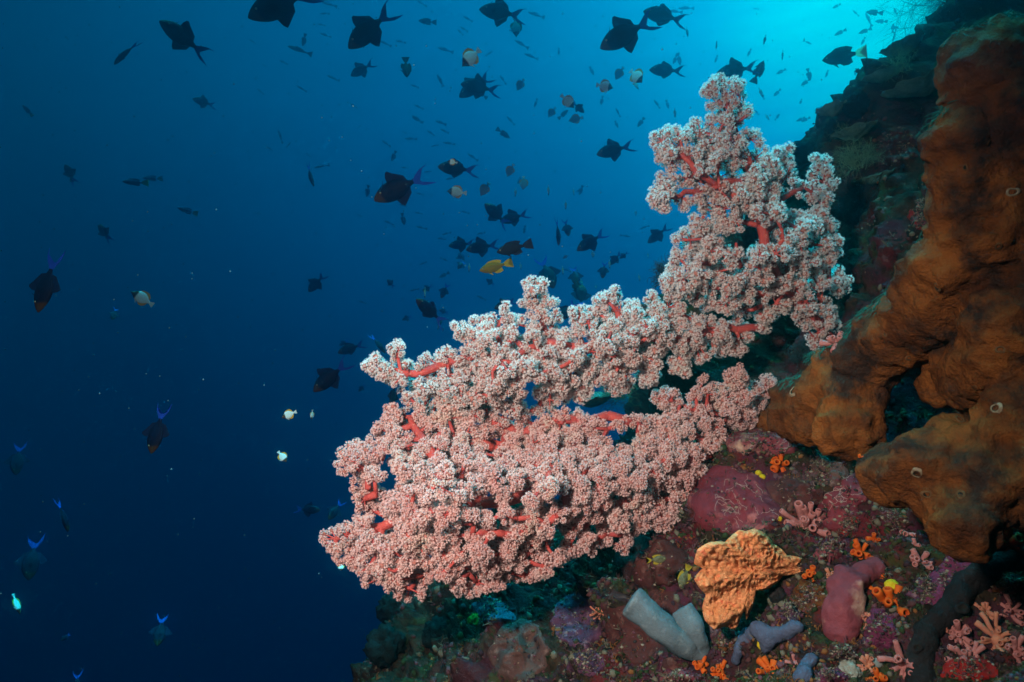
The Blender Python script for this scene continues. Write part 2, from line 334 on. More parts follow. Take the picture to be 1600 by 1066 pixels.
def ball_proto(seed, npol=36, op=1.):
    r = np.random.default_rng(seed); acc = Acc(); V0, T0 = ICO[1]; acc.add(V0*.62, T0, 1)
    i = np.arange(npol)+.5; ph = np.arccos(1-2*i/npol); th = np.pi*(1+5**.5)*i+r.uniform(0, 6)
    D = np.stack([np.cos(th)*np.sin(ph), np.sin(th)*np.sin(ph), np.cos(ph)], 1)+r.normal(size=(npol, 3))*.17; D /= np.linalg.norm(D, axis=1)[:, None]
    for d in D:
        a, b, n = frame_from(d); K = 7; t0 = r.uniform(0, 6); c = n*(.78+r.uniform(-.14, .16)); VV = []; FF = []
        s = r.uniform(.85, 1.15)
        for k in range(K):
            t = t0+2*np.pi*k/K+r.normal()*.12; u = np.cos(t)*a+np.sin(t)*b; w = -np.sin(t)*a+np.cos(t)*b
            base = c+u*.055*s; mid = c+u*.165*s+n*.13; tip = c+u*(.285*op+r.normal()*.05)*s+n*(.26/op**.5+r.normal()*.09)
            o = len(VV); VV += [base-w*.035-n*.05, base+w*.035-n*.05, mid+w*.062, mid-w*.062, tip]
            FF += [(o, o+1, o+2), (o, o+2, o+3), (o+3, o+2, o+4)]
        acc.add(np.array(VV), np.array(FF), 0)
    return acc
PROTO = [ball_proto(s, npl, op) for s, npl, op in ((0, 36, 1.), (1, 30, 1.25), (2, 40, .7), (3, 34, 1.1), (4, 26, 1.35), (5, 38, .85))]
PA = []
for a in PROTO:
    PA.append((np.concatenate(a.V), {k: np.concatenate(v) for k, v in a.F.items()}))
def rand_rot(r):
    q = r.normal(size=4); q /= np.linalg.norm(q); w, x, y, z = q
    return np.array([[1-2*(y*y+z*z), 2*(x*y-z*w), 2*(x*z+y*w)], [2*(x*y+z*w), 1-2*(x*x+z*z), 2*(y*z-x*w)], [2*(x*z-y*w), 2*(y*z+x*w), 1-2*(x*x+y*y)]])
def polyps_mesh(C, Rr, r, tm):
    Vs = []; F0 = []; F1 = []; n = 0
    for c, rad in zip(C, Rr):
        V, F = PA[r.integers(6)]; Vs.append((V*rad) @ rand_rot(r).T+c)
        for k, f in F.items(): (F0 if k[1] == 0 else F1).append(f+n)
        n += len(V)
    return mesh_np('polyps', np.concatenate(Vs), [np.concatenate(F0), np.concatenate(F1)], [MATS[tm], MATS['polyp_heart']], [0, 1], smooth=False)
def inside(poly, x, y):
    c = np.zeros(len(x), bool); n = len(poly)
    for i in range(n):
        x1, y1 = poly[i]; x2, y2 = poly[(i+1) % n]
        k = ((y1 > y) != (y2 > y)) & (x < (x2-x1)*(y-y1)/(y2-y1+1e-9)+x1); c ^= k
    return c
def edge_dist(poly, x, y):
    d = np.full(len(x), 1e9); n = len(poly)
    for i in range(n):
        a = np.array(poly[i], float); b = np.array(poly[(i+1) % n], float); ab = b-a; t = np.clip(((x-a[0])*ab[0]+(y-a[1])*ab[1])/(ab @ ab+1e-9), 0, 1)
        d = np.minimum(d, np.hypot(x-a[0]-t*ab[0], y-a[1]-t*ab[1]))
    return d
def idw(ctrl, x, y):
    c = np.array(ctrl, float); w = 1/(np.hypot(x[:, None]-c[:, 0], y[:, None]-c[:, 1])+25)**2.2; return (w @ c[:, 2])/w.sum(1)
def seg_px_dist(lines, x, y):
    d = np.full(len(x), 1e9)
    for ln in lines:
        for i in range(len(ln)-1):
            a = np.array(ln[i][:2], float); b = np.array(ln[i+1][:2], float); ab = b-a; t = np.clip(((x-a[0])*ab[0]+(y-a[1])*ab[1])/(ab @ ab), 0, 1)
            d = np.minimum(d, np.hypot(x-a[0]-t*ab[0], y-a[1]-t*ab[1]))
    return d
def soft_coral(label, poly, ctrl, lines, open_edges, Tmax, seed, tm='polyp_tentacle', lead=.35, holes=.5, spacing=.029, brad=7.0, front_gap=5, trunk_r=.0100, layers=(-1, 0, 1), show=(), bare=(), mrange=(8, 13)):
    """poly: outline; ctrl: (px,py,distance) of the middle sheet; lines: main branches as (px,py,offset metres towards camera is minus), first is the stem."""
    r = np.random.default_rng(seed); poly = [tuple(p) for p in poly]
    xs = [p[0] for p in poly]; ys = [p[1] for p in poly]
    # main branches
    nodes = []; par = []; own = []; plen = []; minr = []
    for li, ln in enumerate(lines):
        q = np.array(ln, float); D = idw(ctrl, q[:, 0], q[:, 1])+q[:, 2]*lead; W = at(q[:, 0], q[:, 1], D)
        pts = [W[0]]
        for i in range(len(W)-1):
            m = max(1, int(np.linalg.norm(W[i+1]-W[i])/.018))
            for k in range(1, m+1): pts.append(W[i]+(W[i+1]-W[i])*k/m+(r.normal(size=3)*.0025 if k < m else 0))
        prev = -1
        if nodes:
            dd = np.linalg.norm(np.array(nodes)-pts[0], axis=1); prev = int(np.argmin(dd))
        for i, p in enumerate(pts):
            par.append(prev); nodes.append(np.asarray(p)); own.append(li); plen.append(0 if prev < 0 else plen[prev]+np.linalg.norm(nodes[-1]-nodes[prev])); prev = len(nodes)-1
            minr.append(trunk_r*(1.0 if li == 0 else (.46 if li in show else .34))*(1-.55*i/len(pts)))
    nmain = len(nodes)
    # places for florets
    n = 14000; x = r.uniform(min(xs), max(xs), n); y = r.uniform(min(ys), max(ys), n); k = inside(poly, x, y); x, y = x[k], y[k]
    e = edge_dist(poly, x, y); k = e > 11; x, y, e = x[k], y[k], e[k]
    nzv = fbm(np.stack([x/46., y/46., np.full(len(x), seed*1.7)], 1), 1., 2, seed); k = (nzv < holes) | (e < 22); x, y, e = x[k], y[k], e[k]
    D0 = idw(ctrl, x, y); T = np.minimum(Tmax, np.clip(e-12, 0, None)/FPX*D0*.9); lay = r.choice(layers, len(x)); off = lay*T+r.normal(size=len(x))*.008
    sd = seg_px_dist(bare, x, y) if bare else np.full(len(x), 1e9)
    k = ~((sd < front_gap) & (off < .03) & (r.random(len(x)) < .6)); x, y, D0, off, e = x[k], y[k], D0[k], off[k], e[k]
    W = at(x, y, D0+off); acc = np.empty((0, 3)); ids = []
    for i in range(len(W)):
        if len(acc) == 0 or np.min(np.sum((acc-W[i])**2, 1)) > spacing**2: acc = np.vstack([acc, W[i]]); ids.append(i)
    C = acc
    # balls of each floret
    cen = W.mean(0)
    balls = []; brr = []; bown = []; tips = []
    order = np.argsort(np.min(np.linalg.norm(C[:, None]-np.array(nodes[:nmain])[None], axis=2), axis=1))
    def attach(p, kfac=.3, maxn=None):
        A = np.array(nodes); d = np.linalg.norm(A-p, axis=1)+kfac*np.array(plen); j = int(np.argmin(d))
        return j
    def add_node(p, j):
        nodes.append(p); par.append(j); own.append(own[j]); plen.append(plen[j]+np.linalg.norm(p-nodes[j])); minr.append(0.0); return len(nodes)-1
    for ci in order:
        p = C[ci]; j = attach(p)
        d = p-nodes[j]; ln = np.linalg.norm(d)
        if ln > .035:
            mid = nodes[j]+d*.5+r.normal(size=3)*.004; j = add_node(mid, j)
        q = add_node(p, j); ax = p-nodes[j]; ax /= np.linalg.norm(ax)+1e-9
        dd = p @ CF; R0 = pxl(brad, dd)
        m = r.integers(*mrange); R0 *= r.uniform(.74, 1.14); cand = []; tries = 0
        while len(cand) < m and tries < 80:
            tries += 1; v = r.normal(size=3); v /= np.linalg.norm(v)
            if v @ ax < -.35: continue
            b = p+v*R0*r.uniform(1.1, 2.35)
            if all(np.linalg.norm(b-c) > R0*1.28 for c in cand): cand.append(b)
        for b in cand: balls.append(b); brr.append(R0*r.uniform(.62, 1.24)); bown.append(own[q]); tips.append((q, b))
    # crisp rim: balls just inside the outline
    n = len(poly); P2 = np.array(poly, float); area = .5*np.sum(P2[:, 0]*np.roll(P2[:, 1], -1)-np.roll(P2[:, 0], -1)*P2[:, 1]); sg = 1 if area > 0 else -1
    rx, ry = [], []
    carry = 0.
    for i in range(n):
        if i in open_edges: continue
        a, b = P2[i], P2[(i+1) % n]; ln = np.linalg.norm(b-a); nrm = sg*np.array([-(b-a)[1], (b-a)[0]])/(ln+1e-9); t = (13-carry) if carry else 0
        while t < ln: c = a+(b-a)*t/ln+nrm*7.; rx.append(c[0]); ry.append(c[1]); t += 13
        carry = ln-(t-13)
    rx, ry = np.array(rx), np.array(ry); k = inside(poly, rx, ry); rx, ry = rx[k], ry[k]
    rd = idw(ctrl, rx, ry)+r.normal(size=len(rx))*.01; RW = at(rx, ry, rd)
    for p in RW:
        R0 = pxl(brad, p @ CF); j = attach(p, .05)
        if np.linalg.norm(p-nodes[j]) > .03: j = add_node(nodes[j]+(p-nodes[j])*.55, j)
        balls.append(p); brr.append(R0*r.uniform(.82, 1.05)); bown.append(own[j]); tips.append((j, p))
    # radii: pipe model
    nn = len(nodes); A = np.array(nodes); acc_r = np.zeros(nn)
    for i, (q, b) in enumerate(tips): acc_r[q] += .0011**2.3
    kids = [0]*nn
    for i in range(nn-1, -1, -1):
        if par[i] >= 0: acc_r[par[i]] += acc_r[i]+.0004**2.3
    rad = np.clip(acc_r**(1/2.3), .0016, trunk_r); rad = np.maximum(rad, np.array(minr))
    # meshes
    made = {}
    for li in range(len(lines)):
        ac = Acc(); mine = [i for i in range(nn) if own[i] == li]
        chain = [i for i in mine if i < nmain]
        if len(chain) > 1:
            cp = ([par[chain[0]]] if par[chain[0]] >= 0 else [])+chain
            add_tube(ac, A[cp], np.minimum(rad[cp], rad[chain].max()), 10)
        for i in mine:
            if i < nmain or par[i] < 0: continue
            add_tube(ac, [A[par[i]], A[i]], [min(rad[par[i]], rad[i]*1.5), rad[i]], 6)
        ks = [t for t in range(len(tips)) if bown[t] == li]
        for t in ks: q, b = tips[t]; add_tube(ac, [A[q], b], [.0017, .0012], 4, cap=False)
        me = ac.mesh('coral_branch', [MATS['coral_stem']])
        if li == 0: o = root = tag(link('soft_coral', me), label, 'soft coral', 'pink soft corals on the slope')
        else: o = link('branch', me, root)
        if ks: link('polyps', polyps_mesh(np.array([balls[t] for t in ks]), np.array([brr[t] for t in ks]), r, tm), o)
    print(label, 'florets', len(C), 'balls', len(balls))
    return root
UP = [(1121,115),(1133,121),(1138,135),(1149,125),(1164,134),(1163,146),(1154,157),(1174,163),(1177,176),(1162,188),(1164,197),(1174,204),(1190,204),(1189,221),(1205,232),(1219,228),(1233,238),(1231,249),(1224,259),(1236,263),(1242,275),(1258,282),(1266,262),(1271,238),(1283,248),(1297,246),(1301,275),(1306,298),(1292,306),(1298,322),(1292,336),(1306,353),(1309,381),(1314,398),(1303,412),(1296,423),(1317,418),(1322,434),(1317,457),(1296,465),(1307,482),(1311,499),(1296,516),(1284,532),(1276,553),(1263,541),(1256,519),(1244,508),(1232,491),(1214,494),(1205,502),(1204,516),(1188,522),(1177,513),(1174,496),
      (1130,500),(1080,482),(1031,454),(1030,432),(1044,420),(1044,406),(1049,389),(1049,366),(1073,353),(1076,339),(1093,334),(1090,322),(1077,322),(1067,334),(1062,320),(1048,320),(1033,329),(1017,325),(1012,305),(1026,291),(1028,280),(1042,280),(1050,272),(1046,260),(1033,255),(1021,246),(1024,232),(1019,224),(1014,208),(1041,196),(1056,194),(1073,204),(1073,193),(1087,183),(1101,184),(1107,170),(1103,160),(1117,155),(1098,152),(1093,142),(1108,126),(1110,118)]
soft_coral('tall pink soft coral rising to a pointed tip beside the dark reef', UP,
    [(1300,525,1.42),(1250,470,1.40),(1200,400,1.34),(1130,130,1.32),(1020,300,1.28),(1290,270,1.44),(1310,440,1.45),(1040,450,1.34),(1180,500,1.40)],
    [[(1302,534,.02),(1262,488,.02),(1222,440,-.02),(1196,392,-.06),(1190,340,-.03),(1176,280,-.01),(1152,218,-.01),(1140,172,-.012),(1124,132,-.01)],
     [(1196,392,-.06),(1165,428,-.075),(1128,408,-.075),(1088,420,-.06),(1072,440,-.05)],
     [(1190,340,-.03),(1150,312,-.06),(1112,330,-.06),(1090,348,-.05)],
     [(1176,280,-.02),(1120,292,-.05),(1085,300,-.03),(1040,310,0)],
     [(1160,240,-.01),(1120,215,-.03),(1094,204,-.02)],
     [(1128,292,-.05),(1088,270,-.05),(1068,245,-.04),(1044,232,-.01)],
     [(1176,280,-.03),(1195,258,-.05),(1215,252,-.04)],
     [(1222,440,-.02),(1260,390,.0),(1290,370,.02),(1300,340,.03)],
     [(1200,360,-.05),(1228,345,-.085),(1236,338,-.09)],
     [(1190,330,-.02),(1240,300,-.03),(1262,288,.0),(1276,268,.03)],
     [(1262,488,.02),(1295,452,.03),(1310,430,.03)],
     [(1222,440,-.02),(1190,478,-.04),(1190,505,-.02)],
     [(1128,408,-.075),(1108,385,-.075),(1100,372,-.06)],
     [(1140,172,-.012),(1156,150,-.02),(1160,140,-.01)],
     [(1146,196,-.01),(1165,182,-.02),(1170,172,-.01)],
     [(1152,405,-.08),(1150,380,-.08)]],
    {53, 54, 55, 56}, .10, 11, holes=.22, lead=.4, spacing=.034, brad=8.2, mrange=(5, 9), show=(0, 1, 2, 3, 4, 5, 6, 8), bare=[[(1186,375),(1198,405),(1208,420)],[(1150,422),(1110,408),(1080,430)],[(1222,355),(1236,335)],[(1085,300),(1105,290)],[(1070,248),(1088,268)],[(1160,320),(1190,300)],[(1115,215),(1096,206)],[(1205,262),(1190,268)],[(1180,455),(1195,440)],[(1290,528),(1300,534)],[(1128,150),(1130,166)]])
MID = [(1031,455),(1080,482),(1130,498),(1174,497),(1170,527),(1156,558),(1128,558),(1120,553),(1103,567),(1091,572),(1083,564),(1076,581),(1066,594),(1056,584),(1044,572),(1041,558),(1032,561),(1024,572),(1032,598),(1018,612),(1007,598),(994,589),(993,603),(984,615),(959,622),(942,609),(934,595),(925,612),(900,632),(860,648),(800,662),(740,668),(690,664),(640,650),
       (621,616),(619,604),(611,601),(596,593),(579,585),(566,577),(566,566),(576,560),(592,556),(601,564),(610,566),(606,553),(604,540),(612,533),(622,527),(632,532),(631,545),(636,560),(646,572),(653,556),(662,549),(672,552),(679,560),(686,549),(697,541),(707,545),(714,552),(722,540),(712,524),(704,511),(706,502),(718,501),(730,499),(741,490),(752,494),(758,490),(771,486),(780,488),(784,474),(792,475),(796,487),(808,491),(818,495),(824,484),(809,480),(807,470),(818,466),(823,456),(816,446),(824,440),(839,437),(850,434),(857,444),(854,457),(866,464),(876,469),(876,482),(879,499),(880,510),(890,506),(888,494),(892,478),(913,473),(920,478),(929,474),(927,463),(939,458),(950,452),(952,445),(966,443),(972,458),(974,468),(988,470),(1004,465),(1014,452),(1025,455)]
soft_coral('middle spray of pink soft coral reaching left over the broad lower one', MID,
    [(1160,520,1.42),(1100,520,1.36),(1000,530,1.30),(900,545,1.27),(800,560,1.26),(640,580,1.22),(570,570,1.22),(840,440,1.27),(960,450,1.30),(1010,600,1.33),(860,640,1.34),(700,640,1.28)],
    [[(1185,512,.06),(1140,512,-.02),(1106,517,-.075),(1084,528,-.08),(1046,530,-.08),(1010,526,-.075),(985,538,-.08),(945,542,-.085),(912,543,-.08),(872,552,-.05),(835,560,-.045),(790,560,-.04),(740,556,-.03),(700,566,-.02),(650,584,-.01),(600,578,0)],
     [(872,545,-.05),(850,515,-.06),(846,492,-.07),(836,470,-.05),(834,450,-.02)],
     [(912,540,-.07),(902,510,-.05),(905,490,-.03)],
     [(985,535,-.07),(970,505,-.05),(962,470,-.03)],
     [(1010,526,-.07),(1000,500,-.05),(1010,472,-.02)],
     [(790,560,-.04),(775,520,-.04),(788,490,-.01)],
     [(757,560,-.05),(750,540,-.07),(742,520,-.05),(724,512,-.02)],
     [(640,585,-.01),(626,580,-.05),(622,560,-.02)],
     [(890,552,-.05),(888,575,-.09),(868,596,-.085),(846,620,-.06)],
     [(888,575,-.085),(896,600,-.08),(905,615,-.05)],
     [(965,542,-.07),(966,570,-.085),(955,595,-.07)],
     [(1062,532,-.07),(1062,560,-.085),(1064,580,-.05)],
     [(700,566,-.02),(690,590,-.05),(720,620,-.04)],
     [(650,584,-.01),(664,600,-.05),(680,636,-.03)],
     [(790,560,-.04),(770,600,-.05),(760,640,-.03)],
     [(1106,517,-.07),(1130,535,-.06),(1150,545,-.02)],
     [(1046,530,-.07),(1036,490,-.06),(1050,470,-.02)]],
    {0, 1, 2, 28, 29, 30, 31, 32, 33}, .09, 23, lead=.0, trunk_r=.0082, spacing=.0265, brad=7.4, mrange=(6, 10), show=(0, 1, 2, 3, 6, 7, 8, 9, 11), bare=[[(1112,508),(1084,527)],[(1058,532),(1008,524)],[(982,539),(914,543)],[(846,488),(854,516)],[(836,460),(838,474)],[(760,545),(742,522)],[(622,580),(632,574)],[(889,570),(868,597)],[(848,618),(842,632)],[(722,556),(700,562)],[(966,556),(966,576)],[(902,515),(904,500)],[(800,548),(820,552)]])
LOW = [(628,636),(680,642),(740,646),(800,642),(860,640),(905,632),(935,652),(976,648),(993,644),(1010,655),(1030,642),(1021,631),(1018,617),(1032,612),(1038,603),(1052,609),(1066,617),(1083,609),(1086,598),(1089,588),(1108,586),(1111,595),(1131,598),(1134,584),(1146,572),(1156,575),(1170,589),(1184,595),(1196,586),(1212,590),(1214,603),(1203,626),(1194,648),(1172,672),(1142,698),(1152,718),(1112,745),(1080,752),(1063,786),(1068,810),(1040,828),(1013,831),(994,839),(987,854),(973,868),(960,860),(956,854),(937,858),(930,871),(907,866),(891,877),(865,885),(853,896),(838,911),(808,911),(792,911),(781,923),(766,927),(743,934),(728,938),(716,923),(693,908),(674,906),(667,923),(666,938),(651,934),(640,944),(620,938),(616,923),(587,911),(570,923),(562,911),(562,882),(549,881),(533,886),(517,877),(516,862),(503,854),(497,843),(503,828),(530,816),(547,812),(554,793),(556,774),(544,769),(545,748),(526,742),(520,727),(537,710),(539,694),(566,688),(574,677),(582,664),(598,648),(597,637),(612,630)]
soft_coral('broad lower pink soft coral, a dense bush facing the open water', LOW,
    [(1160,700,1.40),(1100,700,1.34),(1190,600,1.40),(1030,620,1.37),(950,700,1.24),(900,650,1.36),(800,660,1.34),(640,640,1.25),(540,730,1.17),(500,840,1.13),(600,900,1.10),(700,900,1.10),(850,880,1.16),(980,840,1.24),(700,780,1.10),(850,770,1.14),(1060,780,1.30)],
    [[(1160,704,.03),(1128,700,.0),(1095,716,-.02),(1050,728,-.03),(990,736,-.03),(930,738,-.04),(870,760,-.03),(800,780,-.02),(740,790,0),(680,800,0),(620,812,0),(560,832,0),(525,842,0)],
     [(1128,700,.0),(1132,660,-.02),(1160,620,-.01),(1180,605,0)],
     [(1132,660,-.02),(1090,640,-.05),(1062,634,-.07),(1040,618,-.04)],
     [(1062,634,-.07),(1085,632,-.075),(1096,604,-.03)],
     [(1050,728,-.03),(1010,690,-.04),(985,660,-.01)],
     [(930,738,-.04),(905,742,-.10),(890,700,-.03),(900,650,0)],
     [(870,760,-.03),(830,735,-.09),(805,712,-.10),(790,705,-.095),(786,668,0)],
     [(800,780,-.02),(720,755,-.10),(700,742,-.06),(640,700,-.02)],
     [(760,788,0),(690,730,-.10),(668,700,-.10),(655,678,-.06),(640,652,-.02)],
     [(700,742,-.06),(612,735,-.05),(580,710,-.02),(552,700,0)],
     [(680,800,0),(610,770,-.06),(575,764,-.06),(552,762,-.03)],
     [(620,812,0),(576,846,-.05),(548,848,-.06),(520,850,-.03)],
     [(680,800,0),(660,860,-.07),(645,876,-.07),(640,920,-.02)],
     [(740,790,0),(740,860,-.06),(730,915,-.02)],
     [(800,780,-.02),(830,850,-.06),(820,900,-.01)],
     [(870,760,-.03),(900,820,-.06),(900,865,-.02)],
     [(990,736,-.03),(980,790,-.06),(965,850,-.02)],
     [(1050,728,-.03),(1040,780,-.05),(1030,820,-.01)],
     [(1095,716,-.02),(1082,760,-.04),(1068,800,-.01)],
     [(1128,700,.0),(1110,725,-.05),(1090,735,-.05)],
     [(930,738,-.04),(860,790,-.08),(810,822,-.08)]],
    {0, 1, 2, 3, 4, 5, 6, 34},   .085, 37, tm='strobe_pink_tentacle', spacing=.0255, show=(0, 1, 2, 5, 6, 8, 10, 11, 12), bare=[[(787,706),(816,742)],[(655,688),(676,722)],[(718,758),(700,766)],[(545,846),(572,842)],[(905,742),(960,738)],[(556,763),(590,765)],[(1090,716),(1130,702)],[(1064,634),(1082,632)],[(835,812),(850,800)],[(610,812),(640,806)],[(985,690),(1000,700)],[(900,775),(880,765)]], layers=(-1, -1, 0, 1))

# ------------------------------------------------------------------ fish
def face_mat(name, body, face, x0=.22, slant=.25, rough=.6, belly=None):
    m = M(name, body, rough=rough); t = m.node_tree; n = t.nodes; l = t.links
    co = n.new('ShaderNodeTexCoord'); sx = n.new('ShaderNodeSeparateXYZ'); l.new(co.outputs['Object'], sx.inputs[0])
    a = n.new('ShaderNodeMath'); a.operation = 'MULTIPLY_ADD'; a.inputs[1].default_value = -slant; l.new(sx.outputs[2], a.inputs[0]); l.new(sx.outputs[0], a.inputs[2])
    mr = n.new('ShaderNodeMapRange'); mr.inputs[1].default_value = x0-.03; mr.inputs[2].default_value = x0+.03; l.new(a.outputs[0], mr.inputs[0])
    x = n.new('ShaderNodeMix'); x.data_type = 'RGBA'; l.new(mr.outputs[0], x.inputs[0]); x.inputs[6].default_value = (*body, 1); x.inputs[7].default_value = (*face, 1)
    l.new(x.outputs[2], n['Principled BSDF'].inputs['Base Color']); return m
face_mat('trigger_body', (.007, .010, .028), (.060, .032, .010), .30, .30)
M('trigger_fin', (.010, .016, .045)); M('trigger_tail', (.02, .07, .42), rough=.5); M('fish_eye', (.25, .22, .12), rough=.2, spec=.5)
face_mat('butterfly_body', (.60, .82, .86), (.05, .035, .02), .19, .0); M('butterfly_fin', (.55, .33, .02)); M('butterfly_tail', (.5, .68, .7)); face_mat('silver_body', (.24, .42, .48), (.03, .03, .03), .30)  # white butterflyfish bodies, the water's cyan cast put into their colour
M('shoal_grey', (.05, .075, .09)); M('damsel_dark', (.012, .014, .018)); M('damsel_yellow', (.20, .155, .016), (.14, .10, .015), 5); M('damsel_yellow_fin', (.34, .26, .02))
M('surgeon_dark', (.015, .012, .020)); M('pale_tail', (.75, .72, .45)); M('yellowtail_body', (.05, .07, .16)); M('yellowtail_fin', (.45, .42, .03)); M('grey_butterfly', (.22, .27, .27))
M('lined_butterfly', (.30, .36, .34)); M('lined_fin', (.45, .55, .02)); M('wrasse_body', (.05, .12, .10), (.02, .03, .05), 12); M('gray_belly', (.10, .095, .055), (.03, .027, .010), 6); M('shaded_yellow_fin', (.17, .12, .010)); see_through(MATS['pale_tail'], .6, (.8, .8, .6))  # sheltering fish: shade under the coral put into darker body and fin colours

def fish_body(name, top, bot, width, mat, bend=0., seg=14, rings=22):
    """A continuous body: profile z over x for back and belly (nose at +x), half width over x."""
    tx = np.array([p[0] for p in top])[::-1]; tz = np.array([p[1] for p in top])[::-1]; bx = np.array([p[0] for p in bot])[::-1]; bz = np.array([p[1] for p in bot])[::-1]
    wx = np.array([p[0] for p in width])[::-1]; wz = np.array([p[1] for p in width])[::-1]
    u = (1-np.cos(np.linspace(0, np.pi, rings)))/2; X = tx[0]+(tx[-1]-tx[0])*u
    def sm(a, b): v = np.interp(X, a, b); v[1:-1] = .25*v[:-2]+.5*v[1:-1]+.25*v[2:]; return v
    zt, zb, w = sm(tx, tz), sm(bx, bz), sm(wx, wz); ang = np.linspace(0, 2*np.pi, seg, endpoint=False); V = []
    for i in range(rings):
        c = (zt[i]+zb[i])/2; hgt = (zt[i]-zb[i])/2
        V.append(np.stack([np.full(seg, X[i]), np.cos(ang)*w[i]*(1-.25*np.sin(ang)**2), c+np.sin(ang)*hgt], 1))
    V = np.concatenate(V+[[[X[0]-.004, 0, (zt[0]+zb[0])/2]], [[X[-1]+.004, 0, (zt[-1]+zb[-1])/2]]]); n = rings*seg; j = np.arange(seg); j2 = (j+1) % seg
    q = np.concatenate([np.stack([i*seg+j, (i+1)*seg+j, (i+1)*seg+j2, i*seg+j2], 1) for i in range(rings-1)])
    t = np.concatenate([np.stack([j, j2, np.full(seg, n)], 1), np.stack([(rings-1)*seg+j2, (rings-1)*seg+j, np.full(seg, n+1)], 1)])
    return mesh_np(name, bendy(V, bend), [q, t], [mat])
def bendy(V, bend):
    V = np.array(V, float); V[:, 1] += bend*np.clip(.15-V[:, 0], 0, None)**2; return V
def fin(name, pts, mat, bend=0., th=.010, root=None):
    """A fin: outline in (x, z), thin and slightly tapered in thickness, following the body's bend."""
    bm = bmesh.new(); f = bm.faces.new([bm.verts.new((p[0], 0, p[1])) for p in pts]); bmesh.ops.triangulate(bm, faces=[f])
    V, T = bm_arrays(bm); bm.free(); n = len(V); A = V.copy(); A[:, 1] += th/2; B = V.copy(); B[:, 1] -= th/2
    i = np.arange(n); i2 = (i+1) % n
    return mesh_np(name, bendy(np.concatenate([A, B]), bend), [np.concatenate([T, T[:, ::-1]+n]), np.stack([i, i2, i2+n, i+n], 1)], [mat], smooth=False)
def eye_mesh():
    V, T = ICO[2]; return mesh_np('eye', V*np.array([1, .6, 1])*.026, [T], [MATS['fish_eye']])
def side_fin(name, pts, mat, y, s):
    me = fin(name, pts, mat, 0, .006); n = len(me.vertices); co = np.empty(n*3, np.float32); me.vertices.foreach_get('co', co); co = co.reshape(-1, 3)
    x0 = pts[0][0]; co[:, 1] += s*(y+.35*np.clip(x0-co[:, 0], 0, None)); me.vertices.foreach_set('co', co.ravel()); me.update(); return me
def trigger_set(b, folded=False):
    top = [(.5, -.02), (.47, .03), (.4, .095), (.25, .19), (.1, .235), (-.1, .235), (-.25, .18), (-.38, .09), (-.46, .05), (-.5, .05)]
    bot = [(.5, -.03), (.47, -.07), (.4, -.12), (.25, -.195), (.1, -.235), (-.1, -.235), (-.25, -.175), (-.38, -.085), (-.46, -.05), (-.5, -.05)]
    w = [(.5, .018), (.4, .06), (.2, .09), (0, .085), (-.25, .05), (-.45, .022), (-.5, .018)]
    k = .5 if folded else 1.
    dz = lambda z, base: base+(z-base)*k
    parts = [('dorsal_fin', fin('dorsal_fin', [(.06, .20), (.05, dz(.33, .22)), (.0, dz(.43, .22)), (-.05, dz(.44, .22)), (-.14, dz(.36, .2)), (-.25, dz(.285, .18)), (-.35, dz(.215, .12)), (-.39, .08), (-.2, .15)], MATS['trigger_fin'], b)),
             ('anal_fin', fin('anal_fin', [(.03, -.20), (-.04, dz(-.36, -.22)), (-.10, dz(-.42, -.22)), (-.17, dz(-.37, -.2)), (-.27, dz(-.285, -.16)), (-.36, dz(-.21, -.1)), (-.39, -.08), (-.2, -.15)], MATS['trigger_fin'], b)),
             ('tail_fin', fin('tail_fin', [(-.47, .042), (-.54, .075), (-.60, .115), (-.66, .155), (-.74, .19), (-.86, .215), (-.94, .22), (-.80, .18), (-.72, .135), (-.675, .085), (-.65, .035), (-.645, 0), (-.65, -.035), (-.675, -.085), (-.72, -.135), (-.82, -.185), (-.98, -.225), (-.88, -.22), (-.74, -.195), (-.66, -.155), (-.60, -.115), (-.54, -.075), (-.47, -.042)], MATS['trigger_tail'], b)),
             ('spine', fin('spine', [(.20, .20), (.15, .215), (.12, .205 if folded else .31), (.155, .23)], MATS['trigger_fin'], b))]
    for s in (1, -1):
        parts.append(('pectoral_fin', side_fin('pectoral_fin', [(.16, -.02), (.10, .05), (.03, .06), (.02, 0), (.07, -.05)], MATS['trigger_fin'], .085, s)))
        parts.append(('eye', (s*.066, .29, .07)))
    return fish_body('triggerfish', top, bot, w, MATS['trigger_body'], b), parts
